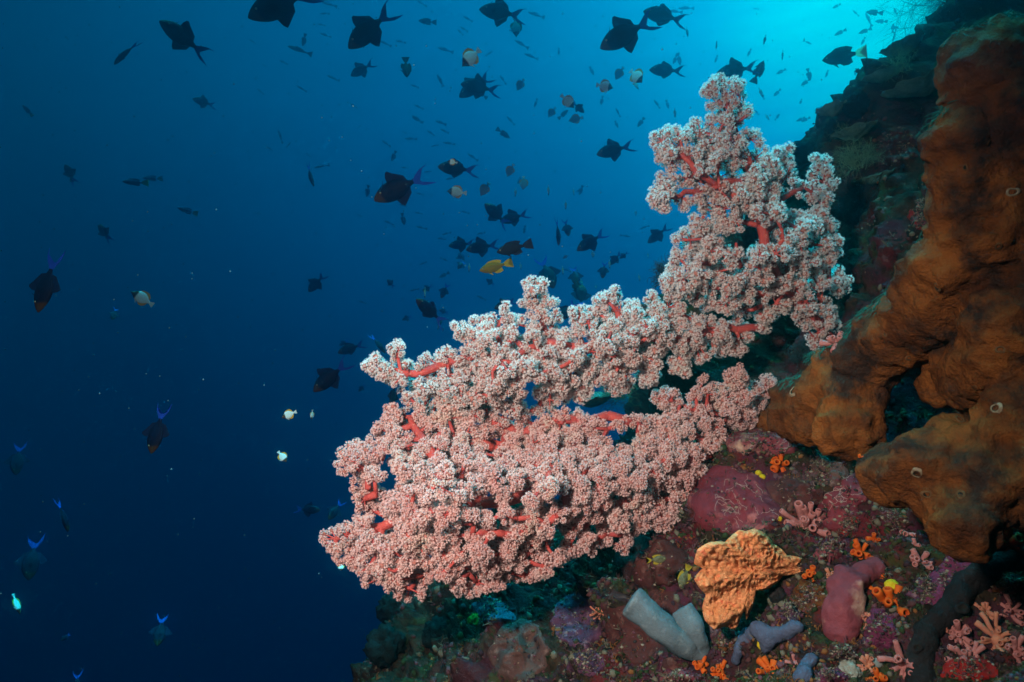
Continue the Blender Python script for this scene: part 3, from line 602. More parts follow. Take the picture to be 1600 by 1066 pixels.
def butterfly_set(b, bodym='butterfly_body', finm='butterfly_fin', tailm='butterfly_tail'):
    top = [(.5, -.04), (.44, -.01), (.38, .06), (.25, .2), (.05, .30), (-.15, .29), (-.3, .2), (-.42, .08), (-.5, .05)]
    bot = [(.5, -.06), (.44, -.08), (.36, -.13), (.2, -.25), (0, -.31), (-.18, -.28), (-.32, -.18), (-.42, -.08), (-.5, -.05)]
    w = [(.5, .012), (.38, .045), (.2, .075), (-.1, .06), (-.35, .03), (-.5, .014)]
    parts = [('dorsal_fin', fin('dorsal_fin', [(.20, .22), (.08, .345), (-.1, .39), (-.27, .37), (-.39, .24), (-.43, .08), (-.28, .20), (-.1, .27)], MATS[finm], b, .016)),
             ('anal_fin', fin('anal_fin', [(-.02, -.29), (-.12, -.37), (-.28, -.36), (-.39, -.23), (-.43, -.08), (-.3, -.18), (-.15, -.27)], MATS[finm], b, .016)),
             ('tail_fin', fin('tail_fin', [(-.47, .045), (-.57, .1), (-.7, .15), (-.68, .05), (-.68, -.05), (-.7, -.15), (-.57, -.1), (-.47, -.045)], MATS[tailm], b)),
             ('pelvic_fin', fin('pelvic_fin', [(.14, -.26), (.0, -.43), (.05, -.28)], MATS[tailm], b))]
    for s in (1, -1): parts.append(('eye', (s*.05, .36, .02)))
    return fish_body('butterflyfish', top, bot, w, MATS[bodym], b), parts
def shoal_set(b):
    top = [(.5, 0), (.42, .05), (.25, .095), (0, .105), (-.25, .07), (-.42, .03), (-.5, .026)]; bot = [(.5, -.01), (.42, -.055), (.25, -.10), (0, -.11), (-.25, -.07), (-.42, -.03), (-.5, -.026)]
    w = [(.5, .012), (.3, .06), (0, .06), (-.3, .035), (-.5, .012)]
    return fish_body('slender_fish', top, bot, w, MATS['shoal_grey'], b, 10, 14), [('tail_fin', fin('tail_fin', [(-.47, .024), (-.56, .07), (-.72, .15), (-.62, .02), (-.62, -.02), (-.72, -.15), (-.56, -.07), (-.47, -.024)], MATS['shoal_grey'], b)),
            ('dorsal_fin', fin('dorsal_fin', [(.15, .09), (.05, .145), (-.2, .11), (-.35, .045), (-.1, .09)], MATS['shoal_grey'], b))]
def damsel_set(b, bodym, finm, tailm=None, deep=1.):
    k = deep
    top = [(.5, 0), (.44, .06*k), (.3, .15*k), (.1, .205*k), (-.1, .19*k), (-.3, .11*k), (-.43, .055*k), (-.5, .05*k)]; bot = [(.5, -.02), (.44, -.07*k), (.3, -.16*k), (.1, -.215*k), (-.1, -.20*k), (-.3, -.115*k), (-.43, -.055*k), (-.5, -.05*k)]
    w = [(.5, .02), (.35, .07), (.1, .09), (-.2, .06), (-.5, .018)]
    parts = [('dorsal_fin', fin('dorsal_fin', [(.22, .17*k), (.1, .245*k), (-.1, .26*k), (-.25, .25*k), (-.42, .19*k), (-.36, .08*k), (-.15, .16*k)], MATS[finm], b, .012)),
             ('anal_fin', fin('anal_fin', [(-.02, -.19*k), (-.14, -.27*k), (-.28, -.27*k), (-.42, -.22*k), (-.37, -.08*k), (-.15, -.17*k)], MATS[finm], b, .012)),
             ('tail_fin', fin('tail_fin', [(-.47, .045), (-.58, .12), (-.82, .21), (-.66, .03), (-.65, -.02), (-.84, -.20), (-.58, -.12), (-.47, -.045)], MATS[tailm or finm], b)),
             ('pelvic_fin', fin('pelvic_fin', [(.16, -.2*k), (.0, -.31*k), (.06, -.2*k)], MATS[finm], b))]
    for s in (1, -1): parts.append(('eye', (s*.062, .36, .03)))
    return fish_body('damselfish', top, bot, w, MATS[bodym], b), parts
EYE = eye_mesh()
KIND = {}                                             # kind -> (object name, category, real body length, [(mesh, parts), ...])
KIND['T'] = ('triggerfish', 'triggerfish', .16, [trigger_set(0), trigger_set(.35), trigger_set(-.35), trigger_set(.1, True)])
KIND['B'] = ('butterflyfish', 'butterflyfish', .088, [butterfly_set(0), butterfly_set(.25)])
KIND['G'] = ('grey_butterflyfish', 'butterflyfish', .10, [butterfly_set(0, 'grey_butterfly'), butterfly_set(-.25, 'grey_butterfly')])
KIND['F'] = ('slender_fish', 'fish', .19, [shoal_set(0), shoal_set(.4), shoal_set(-.4)])
KIND['D'] = ('dark_damselfish', 'damselfish', .10, [damsel_set(0, 'damsel_dark', 'damsel_dark'), damsel_set(.2, 'damsel_dark', 'damsel_dark')])
KIND['Y'] = ('yellow_damselfish', 'damselfish', .10, [damsel_set(0, 'damsel_yellow', 'damsel_yellow_fin')])
KIND['S'] = ('surgeonfish', 'surgeonfish', .24, [damsel_set(0, 'surgeon_dark', 'surgeon_dark', 'pale_tail', 1.15)])
KIND['C'] = ('grey_reef_fish', 'fish', .12, [damsel_set(0, 'shoal_grey', 'shoal_grey', None, .85), damsel_set(.3, 'shoal_grey', 'shoal_grey', None, .85)])
KIND['V'] = ('yellowtail_fish', 'fish', .18, [damsel_set(0, 'yellowtail_body', 'yellowtail_body', 'yellowtail_fin', .8)])
KIND['L'] = ('yellow_edged_butterflyfish', 'butterflyfish', .13, [butterfly_set(0, 'lined_butterfly', 'lined_fin', 'butterfly_tail')])
KIND['W'] = ('reef_wrasse', 'wrasse', .10, [damsel_set(0, 'wrasse_body', 'wrasse_body', None, .7)])
KIND['K'] = ('yellow_bellied_fish', 'fish', .06, [damsel_set(0, 'gray_belly', 'shaded_yellow_fin', 'shaded_yellow_fin', 1.2)])
KIND['P'] = ('silvery_fish', 'fish', .055, [butterfly_set(0, 'silver_body', 'butterfly_fin', 'butterfly_tail')])
MASTER = {}
def spawn(kind, var):
    nm, cat, ln, sets = KIND[kind]; var %= len(sets); key = (kind, var)
    if key in MASTER:
        src, kids = MASTER[key]; o = src.copy(); COL.objects.link(o)
        for k in list(o.keys()):
            if k in ('label', 'group'): del o[k]
        for c in kids:
            d = c.copy(); d.parent = o; COL.objects.link(d)
        return o
    me, parts = sets[var]; o = link(nm, me); o['category'] = cat; kids = []
    for pn, pm in parts:
        if pn == 'eye': c = link('eye', EYE, o, (pm[1], pm[0], pm[2])); 
        else: c = link(pn, pm, o)
        kids.append(c)
    MASTER[key] = (o, kids); return o
def put_fish(kind, hx, hy, tx, ty, yaw=0, label=None, group=None, var=0, d=None, up=None, roll=0):
    """Nose at pixel (hx,hy), tail base at (tx,ty); yaw degrees turns the nose towards the camera."""
    o = spawn(kind, var); ln = KIND[kind][2]; lp = math.hypot(hx-tx, hy-ty); c = math.cos(R(yaw))
    mx, my = (hx+tx)/2, (hy+ty)/2
    sc_ = math.hypot(1, 0)
    if d is None: d = min(max(ln*c*FPX/lp, 1.5), 10.0)
    size = lp*d/FPX/c
    p = at(mx, my, d); rv = ray(mx, my); rv = rv/np.linalg.norm(rv)
    r_ = np.cross(rv, [0, 0, 1.]); r_ = np.cross(rv, CU); r_ /= np.linalg.norm(r_); u_ = np.cross(r_, rv)
    a2 = np.array([hx-tx, -(hy-ty)], float)/lp
    f = (a2[0]*r_+a2[1]*u_)*c - rv*math.sin(R(yaw))
    z2 = np.array([-a2[1], a2[0]])
    if (up is None and z2[1] < 0) or (up is not None and z2 @ np.array(up) < 0): z2 = -z2
    z = z2[0]*r_+z2[1]*u_; z = z-f*(z @ f); z /= np.linalg.norm(z); f /= np.linalg.norm(f); y = np.cross(z, f); z, y = z*math.cos(R(roll))+y*math.sin(R(roll)), y*math.cos(R(roll))-z*math.sin(R(roll))
    m = Matrix(((f[0], y[0], z[0], p[0]), (f[1], y[1], z[1], p[1]), (f[2], y[2], z[2], p[2]), (0, 0, 0, 1)))
    o.matrix_world = m @ Matrix.Scale(size, 4)
    if label: o['label'] = label
    if group: o['group'] = group
    return o
GT = 'dark triggerfish hovering in the open water'; GB = 'white pyramid butterflyfish in the open water'; GF = 'faint slender fish of the far shoal'; GD = 'small dark reef fish above the slope'; GG = 'grey butterflyfish in the open water'
LAND = []                                             # (x, y, phrase): named fish and places that smaller fish are told by
def big(kind, hx, hy, tx, ty, label, land=None, **k):
    put_fish(kind, hx, hy, tx, ty, label=label, **k)
    if land: LAND.append(((hx+tx)/2, (hy+ty)/2, land))
# --- fish with a label of their own
big('T', 389, 30, 462, -8, 'large orange-faced triggerfish cut by the top edge of the picture', 'the orange-faced triggerfish at the top edge', group=GT)
big('T', 253, 38, 303, 68, 'dark triggerfish with glowing blue tail, head tilted up, near the top left', 'the head-up triggerfish at the upper left', group=GT, up=(.3, 1))
big('T', 180, 102, 203, 72, 'thin triggerfish seen edge-on, left of the head-up triggerfish', group=GT, roll=72, var=3, d=3.6)
big('T', 302, 156, 326, 161, 'small dark triggerfish alone in the upper left water', 'the lone triggerfish of the upper left', group=GT)
big('T', 544, 75, 594, 31, 'large dark triggerfish with raised blue lyre tail and pointed spine near the top', 'the big triggerfish with the raised tail', group=GT, var=1)
big('T', 548, 119, 574, 103, 'small triggerfish right below the large one with raised tail', group=GT, var=1)
big('T', 749, 14, 800, 22, 'black triggerfish swimming left at the top edge, middle of the picture', 'the black triggerfish at the top middle', group=GT)
big('T', 937, 71, 1001, 44, 'largest black triggerfish swimming left, upper middle', 'the largest black triggerfish', group=GT, var=1, yaw=-12)
big('T', 1006, 15, 1053, 31, 'triggerfish swimming left just above and right of the largest black one', 'the triggerfish right of the largest one', group=GT, var=3)
big('T', 1015, 107, 1054, 112, 'slim black triggerfish left of the tall coral tip', 'the slim triggerfish left of the tall coral tip', group=GT, var=3)
big('T', 1120, 112, 1165, 110, 'black triggerfish half hidden behind the tip of the tall coral', 'the triggerfish behind the tall coral tip', group=GT)
big('T', 584, 313, 645, 283, 'biggest blue-tailed triggerfish with olive face in the middle water', 'the big blue-tailed triggerfish', group=GT, var=1)
big('T', 684, 260, 729, 265, 'slim triggerfish with a white butterflyfish right above its back', 'the triggerfish under a butterflyfish', group=GT, var=3)
big('T', 758, 318, 784, 343, 'nearer fish of two overlapping triggerfish, head up', 'the two overlapping triggerfish', group=GT, yaw=-20, d=4.6, up=(.5, 1))
big('T', 781, 346, 814, 337, 'rear triggerfish of the overlapping two, swimming left', group=GT, d=5.0)
big('T', 717, 151, 753, 128, 'upper triggerfish of the crossing two below the top middle, head down', group=GT, d=5.0)
big('T', 720, 131, 764, 139, 'lower triggerfish of the crossing two with wide forked tail', 'the two crossing triggerfish', group=GT, d=4.6)
big('T', 932, 240, 974, 232, 'triggerfish with tall triangular fins, left of the tall coral', 'the triggerfish left of the tall coral', group=GT, var=1)
big('T', 901, 391, 934, 371, 'triggerfish head down with curled tail, right of the dark damselfish', 'the head-down triggerfish', group=GT, var=2)
big('T', 1012, 379, 1036, 361, 'triggerfish nearest the left side of the tall coral, head down', group=GT, var=1)
big('T', 701, 384, 731, 381, 'left one of two triggerfish before the dark damselfish', group=GT, d=5.6)
big('T', 728, 390, 766, 384, 'olive-faced triggerfish just left of the dark damselfish', 'the olive-faced triggerfish', group=GT, d=4.8, var=1)
big('D', 776, 394, 818, 384, 'dark damselfish with forked tail right above the yellow one', 'the dark damselfish', group='damselfish over the middle coral', d=2.2)
big('Y', 749, 423, 788, 413, 'bright yellow damselfish in the middle of the open water', 'the yellow damselfish', group='damselfish over the middle coral', d=2.3)
big('T', 651, 467, 683, 496, 'dark triggerfish head up, above the left end of the middle coral', 'the triggerfish above the middle coral', group=GT, var=3, up=(.6, 1))
big('T', 490, 611, 529, 578, 'dark triggerfish with blue tail left of the coral tips', 'the triggerfish left of the coral tips', group=GT, var=1)
big('T', 528, 551, 558, 541, 'faded triggerfish swimming left above the coral tip', group=GT, var=3)
big('T', 602, 552, 586, 530, 'faded thin triggerfish, head down, right above the coral tip', group=GT, var=3, roll=60, d=4.4)
big('T', 482, 456, 500, 436, 'small faded triggerfish, head down, high left of the coral', 'the small faded triggerfish left of the coral', group=GT, yaw=-25)
big('T', 500, 798, 472, 795, 'right-facing triggerfish just left of the broad coral', 'the right-facing triggerfish', group=GT)
big('T', 513, 811, 529, 791, 'small triggerfish touching the broad coral, left side', group=GT, yaw=30)
big('T', 60, 488, 78, 420, 'tall orange-faced triggerfish diving head down at the left edge', 'the diving orange-faced triggerfish', group=GT, roll=-48, d=1.7, up=(-1, .2))
big('T', 236, 708, 250, 655, 'diving triggerfish with olive face and bright blue tail, lower left', 'the diving triggerfish of the lower left', group=GT, roll=-35, d=2.2, up=(-1, .2))
big('T', 24, 742, 29, 706, 'faint diving triggerfish by the left edge', group=GT, yaw=20, up=(-1, .2), d=5.5)
big('T', 44, 905, 52, 858, 'dim diving triggerfish with curved blue tail near the lower left corner', 'the dim diving triggerfish near the corner', group=GT, yaw=20, d=4.6, up=(-1, .2))
big('T', 247, 1008, 252, 975, 'small dim diving triggerfish near the bottom edge', group=GT, yaw=30, up=(1, .2))
big('T', 106, 831, 97, 793, 'narrow black fish head down at the lower left', group=GT, roll=66, var=3, d=3.6, up=(1, .2))
big('T', 117, 1090, 120, 1062, 'blue triggerfish tail showing above the bottom edge', group=GT, yaw=20, d=4.6, up=(-1, .2))
big('T', 490, 291, 482, 266, 'narrow dark triggerfish head down in the left middle water', 'the narrow triggerfish of the left middle', group=GT, roll=66, var=3, d=4.6, up=(-1, .2))
big('T', 611, 640, 616, 606, 'black triggerfish half hidden behind the coral tips', group=GT, roll=55, d=3, up=(1, .1))
big('T', 866, 450, 850, 415, 'faded triggerfish pair member diving beside the upright coral finger', group=GT, yaw=35, d=5.2, up=(1, .2))
big('T', 772, 482, 797, 473, 'triggerfish partly hidden behind the middle coral top', group=GT, d=4)
big('T', 876, 500, 893, 478, 'black triggerfish half hidden right of the upright coral finger', group=GT, yaw=30, d=3.2)
big('T', 909, 445, 908, 472, 'triggerfish seen from behind, fins spread, above the middle coral', group=GT, yaw=-45, d=4)
big('T', 941, 435, 944, 416, 'small black triggerfish head down between the two corals', 'the small triggerfish between the corals', group=GT, yaw=30, up=(-1, .1), d=5)
big('T', 952, 414, 966, 400, 'middle fish of the small black cluster left of the tall coral', group=GT, d=5.6, var=1)
big('T', 968, 404, 978, 397, 'rightmost fish of the small black cluster left of the tall coral', group=GT, d=5.8)
big('T', 873, 384, 872, 353, 'thin black fish seen head-on, left of the head-down triggerfish', group=GT, roll=70, var=3, d=4.2, up=(1, .1))
big('T', 889, 369, 884, 350, 'oval black triggerfish head down above the head-down one', group=GT, yaw=25, up=(1, .1), d=5.4)
big('T', 913, 176, 899, 164, 'dark triggerfish under the pale butterflyfish, upper middle', group=GT, d=4.5, up=(.3, 1))
big('T', 689, 466, 697, 449, 'grey brown triggerfish head down, above the middle coral left end', group=GT, yaw=20, d=5.5)
big('T', 902, 446, 897, 424, 'dark fish with a yellow-green edge, above the middle coral', group=GT, yaw=40, up=(1, .1), d=4.8)
big('S', 1287, 90, 1334, 88, 'plump black surgeonfish with a white tail near the upper right', 'the white-tailed surgeonfish', d=3.0)
big('S', 1433, 57, 1453, 61, 'black surgeonfish nosing out beside the top of the big sponge', 'the surgeonfish beside the sponge top', d=2.6)
big('L', 1358, 150, 1383, 140, 'round grey butterflyfish with yellow-green edge against the dark reef', 'the butterflyfish against the reef', d=2.6)
big('W', 1478, 322, 1462, 288, 'dark green wrasse squeezed between reef and big sponge', d=.98, yaw=-30, up=(1, .3))
big('K', 1041, 872, 1018, 876, 'pale fish with yellow belly under the broad coral', group='small yellow fish sheltering under the broad coral', d=1.08)
big('K', 1062, 918, 1073, 892, 'olive yellow fish head down beside the orange sponge', group='small yellow fish sheltering under the broad coral', d=1.0, up=(-1, .1))
big('B', 207, 455, 232, 473, 'white and orange butterflyfish, black headed, alone at the left', 'the white and orange butterflyfish', group=GB, d=3.0, up=(.6, 1))
big('B', 440, 652, 459, 645, 'bright white butterflyfish left of the broad coral, upper of two', 'the upper white butterflyfish left of the coral', group=GB, d=2.0)
big('B', 448, 722, 437, 708, 'bright white butterflyfish left of the broad coral, lower and nose down', group=GB, up=(1, .4), d=2.1, yaw=20)
big('B', 487, 656, 488, 643, 'narrow white butterflyfish right of the pair left of the coral', group=GB, roll=50, up=(1, 0), d=2.4)
big('B', 698, 298, 724, 301, 'white butterflyfish with yellow fins in the middle water', 'the white butterflyfish of the middle water', group=GB)
big('B', 699, 252, 712, 254, 'small white butterflyfish above the slim triggerfish', group=GB, d=2.8)
big('B', 808, 57, 805, 34, 'white butterflyfish with yellow edges nose down near the top', group=GB, up=(1, .1), d=4.6, yaw=20)
big('B', 721, 102, 745, 82, 'grey white butterflyfish with bright yellow fins, upper middle', 'the yellow-finned butterflyfish', group=GB, yaw=30)
big('B', 958, 137, 936, 133, 'pale butterflyfish swimming right below the largest black triggerfish', 'the right-swimming butterflyfish', group=GB, yaw=30)
big('B', 1004, 128, 988, 113, 'brightest white butterflyfish nose down, right of the right-swimming one', group=GB, yaw=45, up=(1, 1))
big('B', 898, 168, 880, 152, 'yellow and white butterflyfish over a dark triggerfish, upper middle', 'the butterflyfish over a dark triggerfish', group=GB, up=(1, 1))
big('B', 31, 960, 23, 933, 'slim glowing white fish at the lower left edge', group=GB, roll=64, d=2.6, up=(1, .2))
big('B', 533, 892, 533, 882, 'small blue white butterflyfish under the left tip of the broad coral', group=GB, d=2.0, up=(1, 0), yaw=40)
big('G', 888, 188, 907, 185, 'grey butterflyfish with pale rear just below the dark triggerfish and butterflyfish', group=GG)
big('G', 856, 183, 866, 171, 'grey white butterflyfish nose down, left of the dark triggerfish', group=GG)
big('G', 961, 124, 972, 109, 'dark grey butterflyfish nose down above the brightest white one', group=GG)
big('G', 807, 141, 817, 127, 'grey butterflyfish nose down alone between two groups, upper middle', group=GG)
big('G', 791, 276, 801, 260, 'grey butterflyfish nose down, right of the slim triggerfish', 'the grey butterflyfish of the middle water', group=GG)
big('G', 750, 306, 762, 289, 'grey butterflyfish with bright tail, right of the white butterflyfish', group=GG)
big('G', 818, 297, 818, 279, 'olive grey butterflyfish nose down, rightmost of the grey ones', group=GG, up=(1, 0), yaw=20)
big('V', 193, 285, 220, 284, 'blue fish with a bright yellow tail at the left', 'the yellow-tailed fish at the left', group='yellow-tailed fish at the left', d=5)
big('V', 224, 279, 245, 278, 'faint yellow-tailed fish just behind the bright-tailed one', group='yellow-tailed fish at the left', d=7.5)
big('V', 278, 325, 300, 331, 'dull yellow-tailed fish below the bright-tailed one', group='yellow-tailed fish at the left', d=6)
big('V', 36, 165, 46, 176, 'faint yellow-tailed fish near the upper left edge', group='yellow-tailed fish at the left', d=7, up=(1, 1))
LAND += [(1121, 118, 'the tip of the tall coral'), (838, 437, 'the upright coral finger'), (570, 567, 'the left tip of the middle coral'), (1018, 210, 'the left arm of the tall coral'), (500, 840, 'the left tip of the broad coral'),
         (1250, 245, 'the reef edge'), (1430, 20, 'the dark feathery bush')]
# --- small fish, told by what they swim beside
WORD = {'F': 'faint slender fish', 'C': 'small grey fish', 'D': 'small dark fish', 'P': 'tiny silvery fish', 'Q': 'faded dark triggerfish', 'G': 'small grey butterflyfish'}
USED = set()
def told(kind, x, y):
    best = sorted(LAND, key=lambda l: math.hypot(l[0]-x, l[1]-y))
    for rank, how in ((0, ''), (1, 'lower '), (2, 'thinner ')):
        for lx, ly, ph in best[:9]:
            a = math.degrees(math.atan2(ly-y, x-lx)) % 360; dd = math.hypot(x-lx, y-ly)
            dirs = ['right of', 'up and right of', 'above', 'up and left of', 'left of', 'down and left of', 'below', 'down and right of'][int(((a+22.5) % 360)//45)]
            for far in (('just ' if dd < 60 else ''), 'well ') if dd > 30 else ('just ',):
                if far == 'well ' and dd < 90: continue
                if far == '' and dd > 170: continue
                s = f'{WORD[kind]} {far}{dirs} {ph}'
                if s not in USED and len(s.split()) <= 16: USED.add(s); return s
    return f'{WORD[kind]} in the open water'
def small(kind, rows, group):
    for row in rows:
        hx, hy, tx, ty = row[:4]; yaw = row[4] if len(row) > 4 else 0; d = row[5] if len(row) > 5 else None
        real = {'Q': 'T'}.get(kind, kind); up = (1, .15) if abs(hy-ty) > 1.6*abs(hx-tx) else None
        put_fish(real, hx, hy, tx, ty, (0 if kind == 'P' else yaw), told(kind, (hx+tx)/2, (hy+ty)/2), group, var=random.randrange(3), d=d, up=up, roll=(yaw+14 if kind == 'P' else 0))
small('F', [(502,4,522,8),(500,22,512,21),(496,38,506,39),(592,64,608,70),(618,64,631,66),(652,2,664,8),(724,26,736,32),(714,46,722,53),(719,42,729,48),(684,75,704,80),(770,80,761,86),(683,117,692,134,30),(781,118,789,129),(641,133,652,136),
 (647,164,659,169),(643,181,658,189),(681,189,694,193),(546,162,556,167),(825,19,846,26),(804,63,822,73),(819,84,837,91),(644,184,656,190),(680,189,694,194),(565,196,560,199),(636,209,630,207),(632,217,648,217),(667,204,677,210),(688,202,699,207),(597,220,608,227),
 (673,229,683,227),(692,223,708,225),(730,240,744,249),(662,269,672,268),(626,262,636,262),(696,281,708,278),(650,302,660,304),(623,319,633,322),(650,354,664,357),(690,367,702,364),(648,332,658,334),(745,366,756,364),(567,339,560,336),(683,372,694,374),(792,182,802,193),
 (435,204,440,220),(454,222,449,229),(418,230,424,234),(478,240,484,244),(450,74,480,81),(409,101,415,103),(437,95,447,99),(512,118,524,124),(464,135,476,141),(402,139,410,145),(491,263,510,258),(389,62,397,66),(500,53,514,56),(511,119,527,124),(1022,156,1030,168,20),(962,169,968,180,20),
 (1060,12,1080,14),(1042,16,1062,20),(1177,13,1184,15),(1353,20,1360,38),(1333,16,1340,24),(1418,52,1430,60),(1395,64,1399,50),(1268,70,1258,64),(700,408,690,404),(745,462,757,468),(900,300,908,296),(985,370,972,368),(1000,358,1012,354),(880,420,890,424),(940,500,950,498),(655,414,665,410),(720,330,731,333),(600,345,612,350),(560,470,570,474),(640,455,652,452)], GF)
small('C', [(654,33,675,34),(797,216,781,205),(1354,17,1372,22),(1368,32,1381,35),(1304,54,1317,50),(1342,51,1356,48),(1404,44,1396,42),(1301,12,1310,9),(1213,115,1224,111),(1244,189,1254,186),(1290,121,1293,113),(888,172,876,182),(1252,190,1262,186),(1397,13,1400,20),(1396,37,1395,47),(1193,97,1181,120,40),(1346,70,1350,62),(1168,88,1172,80),(1117,98,1120,90),(1190,145,1193,153),(1218,178,1213,185),(1179,172,1184,178),
 (745,140,757,150),(835,168,838,158),(928,118,923,108),(873,86,873,78),(1045,170,1042,160),(1063,102,1060,88),(966,200,962,192),(686,434,698,428),(808,288,812,280),(726,408,720,398),(818,366,820,356),(850,445,846,430),(105,262,110,278),(157,350,165,366),(172,498,178,488)], GD)
small('D', [(1252,133,1262,127),(1209,150,1217,143),(1266,126,1263,112),(1250,163,1252,157),(1273,173,1281,169),(1286,169,1289,176),(1336,118,1337,110),(1335,133,1340,130),(1346,126,1348,124),(1318,147,1319,143),(1426,70,1425,62),(573,308,575,294),(632,352,629,338),(473,72,476,58),(636,120,634,98,45),(612,252,617,240),(1052,100,1056,90),(939,164,941,154),(996,198,1004,188),(905,305,909,294),(905,462,899,440,30),(872,492,868,486)], GD)
small('P', [(1075,58,1073,46,55),(998,140,990,128,50),(1193,70,1196,58,50),(1202,188,1197,180,50),(1192,152,1187,140,50),(1055,184,1054,172,50),(687,510,690,498,55),(684,516,686,505,60),(664,466,664,452,60),(733,426,733,414,55),(814,422,813,412,50),(884,328,884,316,55),(994,338,993,330,40),(927,403,926,394,30),(879,404,886,400,30),(805,308,806,296,55),(857,306,857,292,58),(897,306,896,296,58),(1000,440,998,430,55),(880,430,879,418,58),(953,420,952,408,58),(910,448,908,438,50),(932,452,930,446,40),(690,520,693,513,55),(1013,404,1012,396,55),(850,462,849,452,55),(633,622,640,620,20),(742,800,748,796,20),(1120,64,1119,76,60),(1222,94,1223,82,60)], 'tiny silvery fish turned edge-on')
small('Q', [(686,484,697,488),(712,404,722,400),(155,352,166,368,30,6.5),(103,258,112,276,30,6.5),(176,500,180,486,40,6),(605,437,613,446,30,6.5),(835,480,846,472,20,6),(715,420,724,410,40,7),(1027,330,1036,322,30,6.5),(760,436,770,444,20,7.5),(530,540,540,534,0,7.8),(560,612,568,604,0,8),(660,455,672,448,10,8),(96,1000,106,994,20,6.5),(628,500,640,496,0,8)], GT)

# ------------------------------------------------------------------ life on the reef
def place(px, py):
    p, n = shit(px, py); q, m = hit(px, py)
    if p is not None and (q is None or p @ CF < q @ CF): return p, n
    return q, m
def facing(p, n, k=.6):
    v = -p/np.linalg.norm(p); f = n+v*k; return f/np.linalg.norm(f)
M('red_sponge', (.17, .026, .034), (.09, .016, .024), 22, rough=.65, bump=.4, bscale=130, c3=(.30, .09, .085), s3=26.)
M('rose_sponge', (.20, .042, .05), (.12, .026, .036), 20, rough=.7, bump=.4, bscale=130, c3=(.36, .22, .16), s3=16.)
M('dark_red_crust', (.075, .020, .018), (.04, .014, .014), 18, rough=.75, bump=.5, bscale=120, c3=(.14, .06, .05), s3=30)
M('purple_crust', (.10, .035, .065), (.06, .022, .045), 40, rough=.8, bump=.7, bscale=160, c3=(.2, .12, .14), s3=70)
M('magenta_crust', (.20, .035, .085), (.10, .02, .05), 45, rough=.8, bump=.8, bscale=170)
M('lumpy_brown_coral', (.11, .05, .04), (.06, .03, .03), 30, rough=.8, bump=.6, bscale=110, c3=(.16, .1, .09), s3=60)
M('white_thread', (.36, .30, .26)); M('yellow_ball', (.50, .36, .015), (.4, .27, .01), 60, bump=.3)
M('orange_fan', (.88, .37, .17), (.78, .27, .10), 55, rough=.8, bump=1., bscale=190, c3=(.76, .17, .08), s3=95., p3=.6)
M('grey_tube', (.105, .128, .145), (.07, .088, .10), 30, rough=.75, bump=.3, bscale=220, c3=(.15, .17, .18), s3=60)
M('slate_sponge', (.075, .085, .13), (.05, .055, .09), 50, rough=.8, bump=.5, bscale=200)
M('dark_sponge', (.018, .014, .014), (.010, .009, .010), 30, rough=.9, bump=.7, bscale=140, c3=(.035, .026, .026), s3=25)
M('cup_orange', (.50, .085, .010), (.38, .05, .007), 120, rough=.6); M('cup_mouth', (.30, .035, .006)); M('cup_red', (.50, .055, .012), (.4, .04, .01), 120, rough=.6)
M('pink_tube', (.40, .15, .135), (.30, .10, .095), 120, rough=.7, bump=.3, bscale=300); M('pink_mouth', (.20, .06, .05)); M('pink_orange', (.44, .16, .085), (.34, .11, .08), 120)
M('pale_lump', (.28, .27, .23), (.16, .15, .12), 60, bump=.6, bscale=140); M('grey_disc', (.14, .14, .13)); M('shell_white', (.35, .33, .29), (.14, .13, .12), 70, bump=.6); M('green_blob', (.12, .15, .015), (.06, .09, .01), 60)
M('scarlet_crust', (.25, .012, .010), (.16, .01, .01), 60, bump=.5)
CRUMB = [M('crumb_a', (.07, .055, .03), rough=.9), M('crumb_b', (.20, .16, .12), rough=.9), M('crumb_c', (.03, .022, .022), rough=.9), M('crumb_d', (.11, .035, .045), rough=.9)]
def star(outline, n=72):
    """Radius over angle of a star-shaped pixel outline about its middle."""
    o = np.array(outline, float); c = o.mean(0); a = np.arctan2(o[:, 1]-c[1], o[:, 0]-c[0]); r = np.hypot(o[:, 0]-c[0], o[:, 1]-c[1]); k = np.argsort(a); a, r = a[k], r[k]
    th = np.linspace(-np.pi, np.pi, n, endpoint=False); return c, th, np.interp(th, np.r_[a-2*np.pi, a, a+2*np.pi], np.r_[r, r, r])
def ellipse(cx, cy, rx, ry, rot=0, n=22, jag=.14, seed=1):
    r = np.random.default_rng(seed); t = np.linspace(0, 2*np.pi, n, endpoint=False); k = 1+r.normal(size=n)*jag; c, s = math.cos(R(rot)), math.sin(R(rot))
    x, y = rx*np.cos(t)*k, ry*np.sin(t)*k; return [(cx+c*a-s*b, cy+s*a+c*b) for a, b in zip(x, y)]
